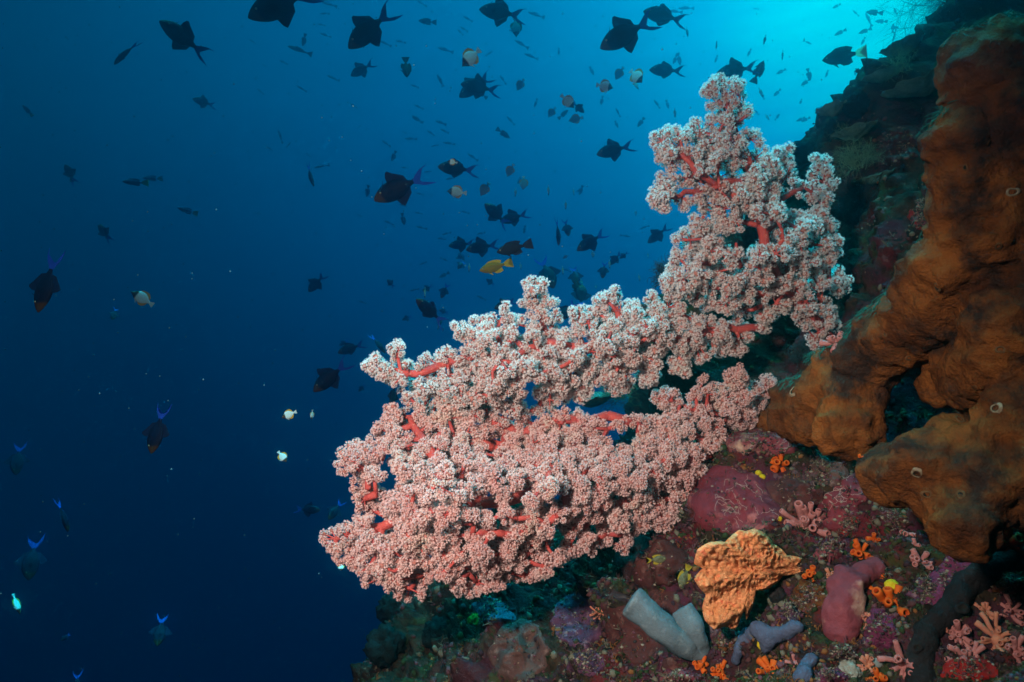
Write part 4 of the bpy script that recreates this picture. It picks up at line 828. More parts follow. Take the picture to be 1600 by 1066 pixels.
def crust(name, label, cat, outline, thick, mat, group=None, rough=.25, seed=1, threads=0, pw=.45, crumbs=1.):
    """A lump or crust grown over the rock, following it."""
    c, th, rr = star(outline); K = 15; V = []; n0 = None; ns = []; pts = []
    rr = rr*(1+.15*fbm(np.stack([np.cos(th)*3, np.sin(th)*3, np.full(len(th), seed*3.1)], 1), 1.3, 3, seed))
    for k in range(K+1):
        rho = k/K
        for t, r in zip(th, rr):
            p, n = hit(c[0]+rho*r*math.cos(t), c[1]+rho*r*math.sin(t))
            if p is None: p, n = (pts[-1] if pts else at(c[0], c[1], 1.2)), (ns[-1] if ns else N_)
            pts.append(p); ns.append(n)
    P = np.array(pts).reshape(K+1, -1, 3); NN = np.array(ns).reshape(K+1, -1, 3); nm = NN.mean((0, 1)); nm /= np.linalg.norm(nm); nm = facing(P.mean((0, 1)), nm, .5)
    dep = P @ CF; ref = np.median(dep)                # smooth over the roughest rock beneath
    for _ in range(4): P[1:-1] = .34*P[1:-1]+.33*.5*(np.roll(P[1:-1], 1, 1)+np.roll(P[1:-1], -1, 1))+.33*.5*(P[:-2]+P[2:])*1.0 if True else P; P[0] = P[1].mean(0)
    rho = np.linspace(0, 1, K+1)[:, None]; h = thick*.5*(np.clip(1-rho**2.2, 0, 1)**pw)+np.where(rho > .97, -.006, .0015)
    h = h+thick*rough*(fbm(P.reshape(-1, 3), 26., 5, seed*5, billow=True)+.8*fbm(P.reshape(-1, 3), 11., 2, seed*5+3)).reshape(K+1, -1)*np.clip(1.15-rho, 0, 1)
    P = P+h[..., None]*nm; m = len(th); i = np.arange((K+1)*m).reshape(K+1, m); q = np.stack([i[:-1].ravel(), i[1:].ravel(), np.roll(i, -1, 1)[1:].ravel(), np.roll(i, -1, 1)[:-1].ravel()], 1)
    a0 = Acc(); a0.add(P.reshape(-1, 3), q, 0); r = np.random.default_rng(seed+400); V1, T1 = ICO[1]; S = P.reshape(-1, 3)
    for _ in range(int(26+len(outline)*6*crumbs)):         # silt, turf and crumbs settled on it
        p = S[r.integers(m*2, len(S))]; s_ = pxl(r.uniform(1., 3.6), p @ CF)
        if r.random() < .5: a0.add(V1*(1+.4*fbm(V1, 1.7, 2, int(r.integers(999))))[:, None]*s_*np.array([1, 1, .7])+p, T1, int(r.integers(1, 5)))
        else:
            for _k in range(4):
                d_ = nm+.9*r.normal(size=3); d_ /= np.linalg.norm(d_); add_tube(a0, [p, p+d_*s_*1.3, p+d_*s_*1.8+r.normal(size=3)*s_*.5], [s_*.2, s_*.15, s_*.08], 4, int(r.integers(1, 5)), cap=False)
    o = tag(link(name, a0.mesh(name, [mat]+CRUMB)), label, cat, group)
    if threads:
        ac = Acc(); r = np.random.default_rng(seed); S = P.reshape(-1, 3); tri = BVHTree.FromPolygons([tuple(v) for v in S], [tuple(int(a) for a in f) for f in q])
        cen = [S[r.integers(m*3, m*(K-3))] for _ in range(max(1, threads//9))]
        for _ in range(threads*2//3):
            p = cen[r.integers(len(cen))]+r.normal(size=3)*.010; d = r.normal(size=3); L = []
            for s in range(9):
                h_ = tri.find_nearest(Vector(p)); p = np.array(h_[0]); L.append(p+nm*.0006); d = d+r.normal(size=3)*.5; d -= nm*(d @ nm); d /= np.linalg.norm(d); p = p+d*.0028
            add_tube(ac, L, .00027, 4)
        link('threads', ac.mesh('threads', [MATS['white_thread']]), o)
    return o
GC = 'crusts on the lower right rock'
crust('red_sponge', 'rose red lump of sponge laced with white threads, at the base of the broad coral', 'sponge', [(1076,792),(1086,748),(1115,727),(1150,737),(1190,752),(1210,780),(1222,800),(1200,825),(1150,832),(1105,832),(1079,815)], .035, MATS['red_sponge'], GC, threads=60, seed=2)
crust('red_sponge', 'long rose sponge with a pale tip under the end of the brown sponge', 'sponge', ellipse(1190, 692, 66, 23, 4, seed=3), .028, MATS['rose_sponge'], GC, threads=30, seed=4)
crust('red_sponge', 'flat crimson triangle of sponge with white threads beside the brown sponge', 'sponge', [(1345,735),(1362,770),(1340,790),(1320,825),(1300,838),(1272,802),(1300,768)], .010, MATS['red_sponge'], GC, threads=34, seed=5)
crust('red_sponge', 'wine red crust between the orange cup corals and the pink tubes', 'sponge', [(1185,768),(1230,745),(1275,755),(1290,785),(1268,792),(1225,794),(1195,788)], .014, MATS['dark_red_crust'], GC, seed=6)
crust('red_sponge', 'brownish red boulder of sponge where the small yellow fish shelter', 'sponge', [(972,850),(1020,842),(1060,848),(1080,880),(1072,905),(1035,916),(990,908),(962,882)], .035, MATS['dark_red_crust'], GC, seed=7)
crust('red_sponge', 'broad brick red crust behind the grey tube sponge', 'sponge', [(940,930),(990,935),(1050,925),(1080,960),(1060,1040),(1035,1052),(990,1040),(950,1022),(938,975)], .010, MATS['dark_red_crust'], GC, seed=8, rough=.4)
crust('coralline_lump', 'dusty purple lump left of the grey tube sponge', 'coralline crust', [(868,950),(905,928),(935,948),(948,985),(925,1012),(885,1008),(862,980)], .022, MATS['purple_crust'], GC, seed=9)
crust('brown_coral', 'knobbly brown pink coral at the bottom edge, left of the purple lump', 'coral', [(776,992),(820,968),(852,990),(852,1040),(812,1066),(772,1045)], .028, MATS['lumpy_brown_coral'], GC, seed=10, rough=.6)
crust('coralline_lump', 'dull blue purple crust just under the middle of the broad coral', 'coralline crust', ellipse(770, 955, 34, 18, 10, seed=11), .016, MATS['slate_sponge'], GC, seed=11, rough=.6)
crust('magenta_crust', 'bumpy magenta crust beneath the red tube sponge', 'coralline crust', ellipse(1375, 985, 26, 30, 0, seed=12), .014, MATS['magenta_crust'], GC, seed=12, rough=.9)
crust('magenta_crust', 'magenta patch along the upper left of the dark smooth sponge', 'coralline crust', ellipse(1482, 905, 26, 48, 40, seed=13), .010, MATS['magenta_crust'], GC, seed=13, rough=.6)
crust('scarlet_crust', 'small scarlet patch right of the pink tube cluster', 'sponge', ellipse(1327, 818, 12, 22, 20, seed=14), .008, MATS['scarlet_crust'], GC, seed=14)
crust('scarlet_crust', 'deep red patch in the bottom right corner', 'sponge', ellipse(1520, 1046, 46, 18, 0, seed=15), .010, MATS['scarlet_crust'], GC, seed=15)
crust('scarlet_crust', 'dark scarlet patch on the shaded reef beside the big sponge', 'sponge', ellipse(1440, 345, 28, 14, 25, seed=16), .010, MATS['scarlet_crust'], GC, seed=16)
crust('orange_crust', 'small orange brown crust above the dark scarlet patch', 'sponge', ellipse(1445, 322, 14, 12, 0, seed=17), .010, MATS['pink_orange'], GC, seed=17)
crust('red_sponge', 'dark red shaded lump on the reef left of the big sponge top', 'sponge', ellipse(1405, 225, 42, 26, -25, seed=18), .03, MATS['dark_red_crust'], GC, seed=18, rough=.5)
crust('pale_crust', 'grey white broken shell between the two red sponges', 'shell', ellipse(1226, 790, 20, 9, -12, seed=19), .008, MATS['shell_white'], GC, seed=19, rough=1.2)
crust('dark_sponge', 'smooth maroon crust under the coral at the bottom middle', 'sponge', ellipse(915, 1035, 30, 22, 0, seed=20), .012, MATS['purple_crust'], GC, seed=20)
crust('yellow_sponge', 'ochre crust on the rock below the end of the brown sponge', 'sponge', ellipse(1290, 740, 34, 22, 0, seed=21), .012, MATS['lumpy_brown_coral'], GC, seed=21, rough=.8)

for k, (lab, x, y, rx, ry, rot, mt) in enumerate([('rust brown crust just left of the red finger sponge', 1268, 935, 30, 20, 20, 'rust_crust'), ('maroon crust below the red finger sponge, above the white lump', 1322, 1022, 26, 14, 0, 'dark_red_crust'), ('dusky pink crust between the orange fan and the crimson triangle', 1296, 866, 24, 14, -15, 'rose_sponge'),
        ('rust crust under the right end of the dark smooth sponge', 1580, 908, 26, 16, -10, 'rust_crust'), ('purple crust between the orange fan and the slate finger sponge', 1235, 958, 24, 14, 10, 'purple_crust'), ('wine crust along the lower edge of the brown sponge', 1400, 815, 26, 14, 30, 'dark_red_crust'),
        ('magenta crust at the bottom edge beside the slate finger', 1302, 1058, 24, 12, 0, 'magenta_crust'), ('pinkish crust right of the vivid orange cup corals', 1446, 925, 26, 20, -20, 'purple_crust'), ('dull rose crust at the bottom edge under the grey tube sponge', 1060, 1058, 28, 10, 0, 'rose_sponge'), ('rust speckled crust left of the slate finger sponge', 1135, 1000, 14, 22, 10, 'rust_crust')]):
    if 'rust_crust' not in MATS: M('rust_crust', (.16, .045, .012), (.07, .025, .010), 30, rough=.85, bump=.8, bscale=150, c3=(.03, .02, .015), s3=40)
    crust('encrusting_patch', lab, 'sponge', ellipse(x, y, rx, ry, rot, jag=.22, seed=60+k), .012, MATS[mt], GC, seed=60+k, rough=.9)

# orange elephant ear sponge
def ear():
    O = [(1192,831),(1178,826),(1166,830),(1155,828),(1143,837),(1133,847),(1109,847),(1090,858),(1084,881),(1098,888),(1084,904),(1093,919),(1103,929),(1097,950),(1101,969),(1116,984),(1133,979),(1150,985),(1166,969),(1164,950),(1181,923),(1208,915),(1223,900),(1246,885),(1276,889),(1257,873),(1230,868),(1208,850)]
    c = np.array([1178., 893.]); o = np.array(O, float); a = np.arctan2(o[:, 1]-c[1], o[:, 0]-c[0]); r = np.hypot(*(o-c).T); k = np.argsort(a); n = 200
    th = np.linspace(-np.pi, np.pi, n, endpoint=False); rr = np.interp(th, np.r_[a[k]-2*np.pi, a[k], a[k]+2*np.pi], np.r_[r[k], r[k], r[k]])
    K = 34; rho = (np.arange(K+1)/K)**.85; X = c[0]+rho[:, None]*rr*np.cos(th); Y = c[1]+rho[:, None]*rr*np.sin(th)
    p0, _ = hit(1225, 880); D = (p0 @ CF)-.015
    aa = np.arctan2(Y-893, X-1235); ar = np.hypot(Y-893, X-1235)
    w3 = np.stack([X*.02, Y*.02, 0*X], 2).reshape(-1, 3)
    ridge = np.sin(aa*13+1.6*fbm(w3, .8, 2, 3).reshape(X.shape))*np.clip(ar/110, 0, 1)
    fold = np.sin(aa*4.2+.6)*np.clip(ar/130, 0, 1.2)
    bumps = fbm(np.stack([X*.17, Y*.17, 0*X], 2).reshape(-1, 3), 1., 3, 9, billow=True).reshape(X.shape)
    edge = np.clip(1-rho, 0, 1)[:, None]
    d = D-.020-.055*np.clip(ar/150, 0, 1.2)-.0085*ridge-.009*fold-.0050*bumps+(.014*(1-np.clip(edge*7, 0, 1))**2)
    d += .03*np.clip((X-1200)/70, 0, 1)
    front = at(X, Y, d).reshape(-1, 3); back = at(X, Y, d+.012+.02*np.clip(edge*3, 0, 1)).reshape(-1, 3)
    m = n; i = np.arange((K+1)*m).reshape(K+1, m); q = np.stack([i[:-1].ravel(), i[1:].ravel(), np.roll(i, -1, 1)[1:].ravel(), np.roll(i, -1, 1)[:-1].ravel()], 1)
    b = len(front); e = i[-1]; e2 = np.roll(e, -1); rim = np.stack([e, e+b, e2+b, e2], 1)
    return mesh_np('elephant_ear_sponge', np.concatenate([front, back]), [np.concatenate([q, q[:, ::-1]+b, rim])], [MATS['orange_fan']])
o = tag(link('elephant_ear_sponge', ear()), 'bright orange ruffled fan sponge with rough ridges under the red sponge', 'sponge')
def lathe_path(P, r, seg=18, jit=0., seed=0):
    V, q, t = tube_arrays(P, r, seg, True); 
    if jit: V = V+fbm(V, 40., 3, seed)[:, None]*jit*(V-np.repeat(np.asarray(P), seg, 0).mean(0))/.1 if False else V+np.stack([fbm(V, 38., 3, seed+k) for k in range(3)], 1)*jit
    return V, q, t
def chain_mesh(name, pts, mat, voxel=.0035, sm=6, disp=((30, .003), (80, .0012)), lift=0., seed=3):
    B = []
    for k in range(len(pts)-1):
        (x0, y0, r0), (x1, y1, r1) = pts[k][:3], pts[k+1][:3]
        if len(pts[k]) > 3 and pts[k][3] == 'end': continue
        n = max(2, int(math.hypot(x1-x0, y1-y0)/(.45*min(r0, r1)))+1)
        for t in np.linspace(0, 1, n):
            x, y, r = x0+(x1-x0)*t, y0+(y1-y0)*t, r0+(r1-r0)*t; p, nn = hit(x, y)
            if p is None: continue
            d = p @ CF; B.append((p+facing(p, nn, 1.5)*pxl(r, d)*lift, pxl(r, d)*1.05))
    return blend_balls(name, B, voxel, sm, mat, disp, seed)[0]
# grey tube sponge: two blunt tubes from one foot
gt = None
for k, (pa, ra) in enumerate([([(1094,1024,-.015),(1072,1010,-.02),(1042,985,-.02),(1012,960,-.014),(988,942,-.006)], [13, 21, 25, 26, 25]), ([(1096,1022,-.015),(1092,1002,-.02),(1080,977,-.018),(1066,955,-.008)], [13, 17, 19, 19])]):
    p0, _ = hit(1090, 1020); D = p0 @ CF
    P = np.array([at(x, y, D+o_) for x, y, o_ in pa]); rs = np.array([pxl(r, D)*.88 for r in ra])
    tt = np.linspace(0, 1, len(P)); t2 = np.linspace(0, 1, 26); P = np.stack([np.interp(t2, tt, P[:, j]) for j in range(3)], 1); rs = np.interp(t2, tt, rs)
    dirn = P[-1]-P[-2]; dirn /= np.linalg.norm(dirn); R0 = rs[-1]
    for ext, rr in ((.10, .96), (.16, .88), (.19, .74), (.19, .5), (.17, .25), (.16, .02)): P = np.vstack([P, P[25]+dirn*R0*ext]); rs = np.r_[rs, R0*rr]
    # rings keep the last heading so the blunt end folds in cleanly
    ac = Acc(); V, q, t = tube_arrays(P[:26], rs[:26], 28, False); a_, b_, n_ = frame_from(dirn); base = V[-28:]-P[25]; last = 25*28
    Vx = [V]; qq = [q]; j = np.arange(28); j2 = (j+1) % 28; off = last
    for i in range(26, len(P)):
        Vx.append(P[i]+base*(rs[i]/rs[25])); new = 26*28+(i-26)*28; qq.append(np.stack([off+j, off+j2, new+j2, new+j], 1)); off = new
    V = np.concatenate(Vx); V = V+np.stack([fbm(V, 32., 3, 5+s_) for s_ in range(3)], 1)*.0036
    me = mesh_np('tube', V, [np.concatenate(qq)], [MATS['grey_tube']])
    if gt is None: gt = tag(link('grey_tube_sponge', me), 'smooth blue grey sponge of two blunt tubes left of the orange fan', 'sponge')
    else: link('tube', me, gt)
tag(link('red_tube_sponge', chain_mesh('red_tube_sponge', [(1322,905,17),(1325,935,23),(1318,965,26),(1312,985,22,'end'),(1330,920,16),(1352,900,17),(1368,890,13,'end'),(1325,930,16),(1308,915,14)], MATS['rose_sponge'], lift=.7)), 'fat dull red finger sponge hanging beside the magenta crust', 'sponge')
ds = tag(link('dark_smooth_sponge', chain_mesh('dark_smooth_sponge', [(1580,872,11),(1545,885,16),(1510,915,20),(1480,955,18),(1452,985,14),(1436,1020,18),(1440,1066,22)], MATS['dark_sponge'], lift=.0, voxel=.004)), 'smooth dark grey sponge running down the lower right corner', 'sponge')
for x, y, r in [(1520,907,7),(1500,958,6),(1433,1017,5)]:
    p, n = hit(x, y); n = facing(p, n, 1.); dd = p @ CF; V, q1, q2 = pore_arrays(p+n*pxl(20, dd), n, pxl(r, dd)); link('pore', mesh_np('pore', V, [q1, q2], [MATS['dark_sponge'], MATS['pore_dark']], [0, 1]), ds)
tag(link('slate_finger_sponge', chain_mesh('slate_finger_sponge', [(1148,1030,8),(1160,1003,11),(1188,985,12),(1202,992,12),(1198,1008,9,'end'),(1190,988,10),(1215,992,8),(1246,984,9)], MATS['slate_sponge'], lift=.6)), 'slate blue finger sponge below the orange fan', 'sponge')
tag(link('slate_finger_sponge', chain_mesh('slate_finger_sponge', [(1253,1060,10),(1261,1046,11),(1268,1033,10)], MATS['slate_sponge'], lift=.6)), 'short slate blue sponge finger at the bottom edge', 'sponge')
tag(link('pink_cup_sponge', chain_mesh('pink_cup_sponge', [(1195,665,20),(1225,655,16)], MATS['brown_sponge'], lift=.2)), 'small ochre knob at the tip of the brown sponge', 'sponge')

def finger(P, r, mats, seg=9):
    """A short tube with a rounded rim and a hollow mouth."""
    P = np.asarray(P); d = P[-1]-P[-2]; d /= np.linalg.norm(d); n = len(P); L = list(P)+[P[-1]+d*r*.25, P[-1]+d*r*.12, P[-1]-d*r*.7]
    rs = list(np.linspace(.72, 1.02, n)*r)+[r*.78, r*.55, r*.35]
    V, q, t = tube_arrays(np.array(list(P)+[P[-1]+d*r*.25]), rs[:n+1], seg, False); b = V[-seg:]-(P[-1]+d*r*.25); qq = [q]; mi = [np.zeros(len(q), int)]; off = n*seg; j = np.arange(seg); j2 = (j+1) % seg; Vx = [V]
    for k in (1, 2):
        Vx.append(L[n+k]+b*(rs[n+k]/rs[n])); new = (n+k)*seg; qq.append(np.stack([off+j, off+j2, new+j2, new+j], 1)); mi.append(np.full(seg, k-1 if k == 1 else 1)); off = new
    return mesh_np('polyp', np.concatenate(Vx), [np.concatenate(qq)], mats, [np.concatenate(mi)])
def cluster(name, label, cat, px, py, rpx, num, mats, seed, fat=.22, group=None, sub='polyp', ln=(.6, 1.1), spread=1.0):
    r = np.random.default_rng(seed); p, n = place(px, py); n = facing(p, n, .9); dd = p @ CF; Rm = pxl(rpx, dd)*.96; p = p-n*Rm*.12; a, b, n = frame_from(n)
    V0, T0 = ICO[2]; base = V0*np.array([1, 1, 1])*Rm*.34; base = base*(1+.25*fbm(base, 2/Rm, 2, seed))[:, None]
    root = tag(link(name, mesh_np(name, base+p, [T0], [mats[0]])), label, cat, group)
    for k in range(num):
        t = 2.4*k+r.uniform(-.3, .3); rho = math.sqrt((k+.5)/num)*spread; lat = (math.cos(t)*a+math.sin(t)*b)
        d = lat*rho*1.15+n*(1.05-.55*rho); d /= np.linalg.norm(d); l = Rm*r.uniform(ln[0]*.75, ln[1]*1.08); q = [p+lat*Rm*.15*rho]
        dv = d.copy()
        for s in range(4): dv = dv+r.normal(size=3)*.17; dv /= np.linalg.norm(dv); q.append(q[-1]+dv*l/4)
        link(sub, finger(q, Rm*fat*r.uniform(.68, 1.22), mats), root)
    return root
OC = (MATS['cup_orange'], MATS['cup_mouth']); RC = (MATS['cup_red'], MATS['cup_mouth']); PT = (MATS['pink_tube'], MATS['pink_mouth']); PO = (MATS['pink_orange'], MATS['pink_mouth'])
GO = 'orange cup corals'; GP = 'clusters of pink tubes'
for a in [('orange cup coral cluster right of the rose sponge under the brown sponge', 1217, 725, 20, 8, OC, .30), ('bright orange cup corals at the bottom edge right of the grey tubes', 1095, 1042, 18, 8, OC, .24), ('orange cup coral at the foot of the grey tube sponge', 1125, 1050, 20, 9, OC, .22),
          ('orange cup corals at the bottom edge below the slate finger sponge', 1205, 1048, 24, 9, OC, .24), ('orange cup coral trio above the red finger sponge', 1345, 865, 20, 8, OC, .25), ('small orange cups right above the orange cup trio', 1368, 846, 12, 5, OC, .3),
          ('large vivid orange cup corals right of the red finger sponge', 1392, 945, 32, 11, OC, .21), ('small orange cups between the red finger and the yellow ball', 1372, 903, 13, 5, OC, .32), ('red orange branching cup coral at the right edge under the brown sponge', 1575, 850, 34, 10, RC, .22),
          ('orange cups touching the tip of the orange fan', 1268, 897, 14, 6, OC, .3), ('orange cup corals at the bottom edge below the white lump', 1372, 1060, 18, 7, OC, .25), ('tiny orange cup by the brown sponge and the crimson triangle', 1345, 714, 6, 4, OC, .35)]:
    cluster('orange_cup_coral', a[0], 'cup coral', a[1], a[2], a[3], a[4], a[5], int(a[1]), a[6], GO)
for a in [('large cluster of pink tubes above the orange fan tip', 1262, 822, 44, 22, PT, .135), ('pink tubes between the orange cup trio and the brown sponge', 1438, 880, 24, 12, PT, .17), ('single fat pink tube right of the orange cups', 1416, 834, 12, 3, PT, .3), ('pink tube pair under the single fat pink tube', 1432, 852, 10, 3, PT, .3),
          ('small pink tubes left of the magenta crust', 1354, 968, 14, 8, PO, .2), ('pink tube fan at the bottom edge left of the dark sponge', 1413, 1040, 34, 16, PT, .15), ('pink orange tubes above the dark sponge lower bend', 1466, 976, 20, 8, PO, .2),
          ('pink tubes right of the dark sponge, upper spray', 1500, 992, 28, 13, PT, .15), ('pink tubes right of the dark sponge, lower spray', 1512, 1028, 30, 14, PT, .15), ('long pink tubes near the right edge, middle spray', 1560, 1000, 36, 16, PO, .13), ('pink tubes at the right edge above the others', 1582, 955, 26, 11, PT, .15), ('pink tubes at the right edge near the bottom', 1588, 1022, 28, 12, PT, .15),
          ('pink tubes below the orange fan sponge', 1147, 992, 15, 8, PT, .2), ('pink tuft left of the grey tube sponge', 937, 958, 17, 14, PO, .12), ('pale pink tubes at the bottom beside the white lump', 1356, 1040, 18, 9, PO, .18), ('square pink tubes at the foot of the tall coral', 1306, 534, 20, 7, PT, .26), ('small pink tube cluster between slate sponge and cup corals', 1242, 1036, 14, 7, PT, .2), ('pink nub cluster left of the shaded scarlet patch', 1300, 900, 12, 6, PO, .25), ('pink tubes right of the pink tube fan', 1540, 955, 16, 8, PO, .2)]:
    cluster('pink_tube_cluster', a[0], 'tube cluster', a[1], a[2], a[3], a[4], a[5], int(a[1]*3+a[2]), a[6], GP, 'tube')
GY = 'small round growths on the rock'
def knob(name, label, cat, px, py, rpx, mat, seed, amp=.18, sq=1.):
    p, n = place(px, py)
    if p is None: p, n = at(px, py, 2.6), N_
    n = facing(p, n, .8); dd = p @ CF; r = pxl(rpx, dd); V, T = ICO[4]; h = 1+amp*fbm(V, 2.4, 4, seed, billow=True); a, b, n = frame_from(n)
    V = (V*h[:, None])*r; V = V[:, :1]*a+V[:, 1:2]*b+V[:, 2:]*n*sq+p+n*r*.35; return tag(link(name, mesh_np(name, V, [T], [mat])), label, cat, GY)
knob('yellow_ball_sponge', 'round lemon yellow sponge above the vivid orange cup corals', 'sponge', 1394, 918, 10, MATS['yellow_ball'], 3, .1)
knob('white_lump', 'white wrinkled lump at the bottom edge', 'sea squirt', 1331, 1050, 13, MATS['pale_lump'], 4, .35)
knob('grey_disc', 'small grey disc right of the white lump', 'sea squirt', 1371, 1036, 7, MATS['grey_disc'], 5, .05, .4)
knob('yellow_sponge', 'yellow knob below the slate finger sponge', 'sponge', 1192, 1008, 7, MATS['yellow_ball'], 6, .15)
knob('yellow_sponge', 'yellow green knob on the dim reef under the broad coral', 'sponge', 884, 982, 6, MATS['green_blob'], 7, .2)
knob('green_tuft', 'lime green tuft on the dark reef under the broad coral', 'algae', 742, 975, 8, MATS['green_blob'], 8, .6)
knob('grey_squirt', 'grey sea squirt with a pale mouth right of the orange fan', 'sea squirt', 1216, 930, 13, MATS['dark_sponge'], 9, .1)
knob('grey_disc', 'round grey disc on the rose red sponge', 'sea squirt', 1135, 768, 8, MATS['pale_lump'], 10, .05, .3)
for i, (x, y) in enumerate([(1182,748),(1188,756),(1191,746),(1185,740)]): knob('yellow_cup', 'tiny yellow cup in the group left of the orange cups', 'sponge', x, y, 4.2, MATS['yellow_ball'], 20+i, .2)['group'] = 'tiny yellow cups left of the orange cups'
for i, (x, y) in enumerate([(1162,785),(1177,795),(1176,806),(1218,811)]): knob('yellow_cup', 'tiny yellow dot on the rose red sponge', 'sponge', x, y, 3.6, MATS['yellow_ball'], 30+i, .2)['group'] = 'tiny yellow dots on the rose red sponge'
p, n = place(1217, 928); V, q1, q2 = pore_arrays(p+facing(p, n)*.012, facing(p, n, 1.2), .0045)

# plate corals, bushes and knolls of the upper reef
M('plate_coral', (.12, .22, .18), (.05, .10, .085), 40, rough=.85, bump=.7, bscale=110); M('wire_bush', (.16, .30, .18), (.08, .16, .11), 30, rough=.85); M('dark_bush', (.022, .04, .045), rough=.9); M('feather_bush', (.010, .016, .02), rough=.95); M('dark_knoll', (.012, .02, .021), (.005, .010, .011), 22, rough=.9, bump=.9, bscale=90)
def hitf(px, py, d=2.6):
    p, n = hit(px, py)
    return (at(px, py, d), N_) if p is None else (p, n)
def plate(label, px, py, rpx, tilt, seed, d=None, out=.5):
    p, n = hitf(px, py); dd = p @ CF; r = pxl(rpx, dd); rg = np.random.default_rng(seed); n_, K = 96, 12; th = np.linspace(0, 2*np.pi, n_, endpoint=False)
    rim = 1+.16*fbm(np.stack([np.cos(th)*2, np.sin(th)*2, np.full(n_, seed*2.)], 1), 1.2, 4, seed); rho = np.linspace(0, 1, K+1)[:, None]
    x = rho*rim*np.cos(th); y = rho*rim*np.sin(th)*.8; Q = np.stack([x, y, 0*x], 2).reshape(-1, 3); z = .24*rho**2+.05*fbm(Q, 3.5, 3, seed).reshape(x.shape)+.03*np.sin(th*9+seed)*rho**2
    top = np.stack([x, y, z], 2).reshape(-1, 3); bot = np.stack([x*.97, y*.97, z-.03-.22*(1-rho)], 2).reshape(-1, 3); V = np.concatenate([top, bot])*r
    rt = Matrix.Rotation(R(tilt[0]), 3, 'X') @ Matrix.Rotation(R(tilt[1]), 3, 'Y') @ Matrix.Rotation(rg.uniform(0, 6), 3, 'Z'); V = V @ np.array(rt).T+p+n*r*out
    i = np.arange((K+1)*n_).reshape(K+1, n_); q = np.stack([i[:-1].ravel(), i[1:].ravel(), np.roll(i, -1, 1)[1:].ravel(), np.roll(i, -1, 1)[:-1].ravel()], 1); b = len(top); e = i[-1]; e2 = np.roll(e, -1)
    return tag(link('plate_coral', mesh_np('plate_coral', V, [np.concatenate([q, q[:, ::-1]+b, np.stack([e, e+b, e2+b, e2], 1)])], [MATS['plate_coral']])), label, 'coral', 'plate corals of the upper reef')
for a in [('widest dark plate coral with a pale lit rim beside the big sponge', 1432, 165, 62, (16, -22), 1), ('plate coral with green lit top below the yellow-edged butterflyfish', 1345, 214, 36, (14, -12), 2), ('small plate coral at the reef crest near the surgeonfish', 1420, 92, 38, (12, -20), 3), ('dim plate coral low in the shaded reef beside the tall coral', 1368, 292, 30, (18, -18), 4), ('jutting plate coral on the reef edge left of the yellow-edged butterflyfish', 1312, 176, 30, (10, -8), 5), ('small shaded plate coral between the two larger plates', 1380, 128, 30, (12, -16), 6), ('shelf of plate coral in the dark hollow above the broad coral', 1075, 625, 46, (14, -10), 7), ('green plate coral seen through the gap between the corals', 940, 640, 40, (14, -6), 8)]:
    plate(*a)
def bush(name, label, px, py, rpx, mat, seed, num=40, depth=4, thick=.012, aim=None, d=None, group=None, cat='coral', spread=.75, levels=3, up=.5):
    r = np.random.default_rng(seed); p, n = hitf(px, py)
    if d is not None: p = at(px, py, d); n = N_ if aim is None else np.array(aim, float)
    dd = p @ CF; Rm = pxl(rpx, dd); ac = Acc()
    def grow(q, dv, l, th, lev):
        P = [q]
        for s in range(4): dv = dv+r.normal(size=3)*.16; dv /= np.linalg.norm(dv); P.append(P[-1]+dv*l/4)
        add_tube(ac, P, np.linspace(th, th*.6, 5), 4, cap=False)
        if lev > 0:
            for k in range(r.integers(2, 4)): nv = dv+r.normal(size=3)*spread; nv /= np.linalg.norm(nv); grow(P[r.integers(2, 5)], nv, l*.68, th*.65, lev-1)
    for k in range(num):
        dv = n*.8+np.array([0, 0, up])+r.normal(size=3)*.75; dv /= np.linalg.norm(dv); grow(p+r.normal(size=3)*Rm*.12, dv, Rm*.55, Rm*thick, levels)
    return tag(link(name, ac.mesh(name, [mat])), label, cat, group or 'bushes of the upper reef')
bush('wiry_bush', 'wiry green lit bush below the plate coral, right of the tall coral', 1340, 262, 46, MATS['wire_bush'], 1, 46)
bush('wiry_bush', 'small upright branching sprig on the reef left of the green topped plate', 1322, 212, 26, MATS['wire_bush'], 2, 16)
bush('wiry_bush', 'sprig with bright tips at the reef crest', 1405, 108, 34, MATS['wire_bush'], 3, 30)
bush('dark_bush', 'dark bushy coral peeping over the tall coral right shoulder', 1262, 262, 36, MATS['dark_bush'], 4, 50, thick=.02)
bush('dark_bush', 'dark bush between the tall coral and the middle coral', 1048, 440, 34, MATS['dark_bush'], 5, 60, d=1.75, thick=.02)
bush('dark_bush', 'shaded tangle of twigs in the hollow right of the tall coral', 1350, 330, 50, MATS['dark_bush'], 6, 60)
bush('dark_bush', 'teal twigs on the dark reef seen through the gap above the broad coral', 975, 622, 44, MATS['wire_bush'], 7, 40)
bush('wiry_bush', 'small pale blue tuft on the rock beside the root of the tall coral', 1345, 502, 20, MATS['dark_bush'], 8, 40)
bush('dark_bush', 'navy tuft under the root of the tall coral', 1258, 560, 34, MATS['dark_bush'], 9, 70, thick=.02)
bush('feathery_black_coral', 'huge blurred feathery dark bush hanging in at the upper right corner', 1650, -75, 190, MATS['feather_bush'], 10, 480, d=6.0, aim=(-.7, -.1, -.25), thick=.006, levels=4, up=.05, spread=.6)
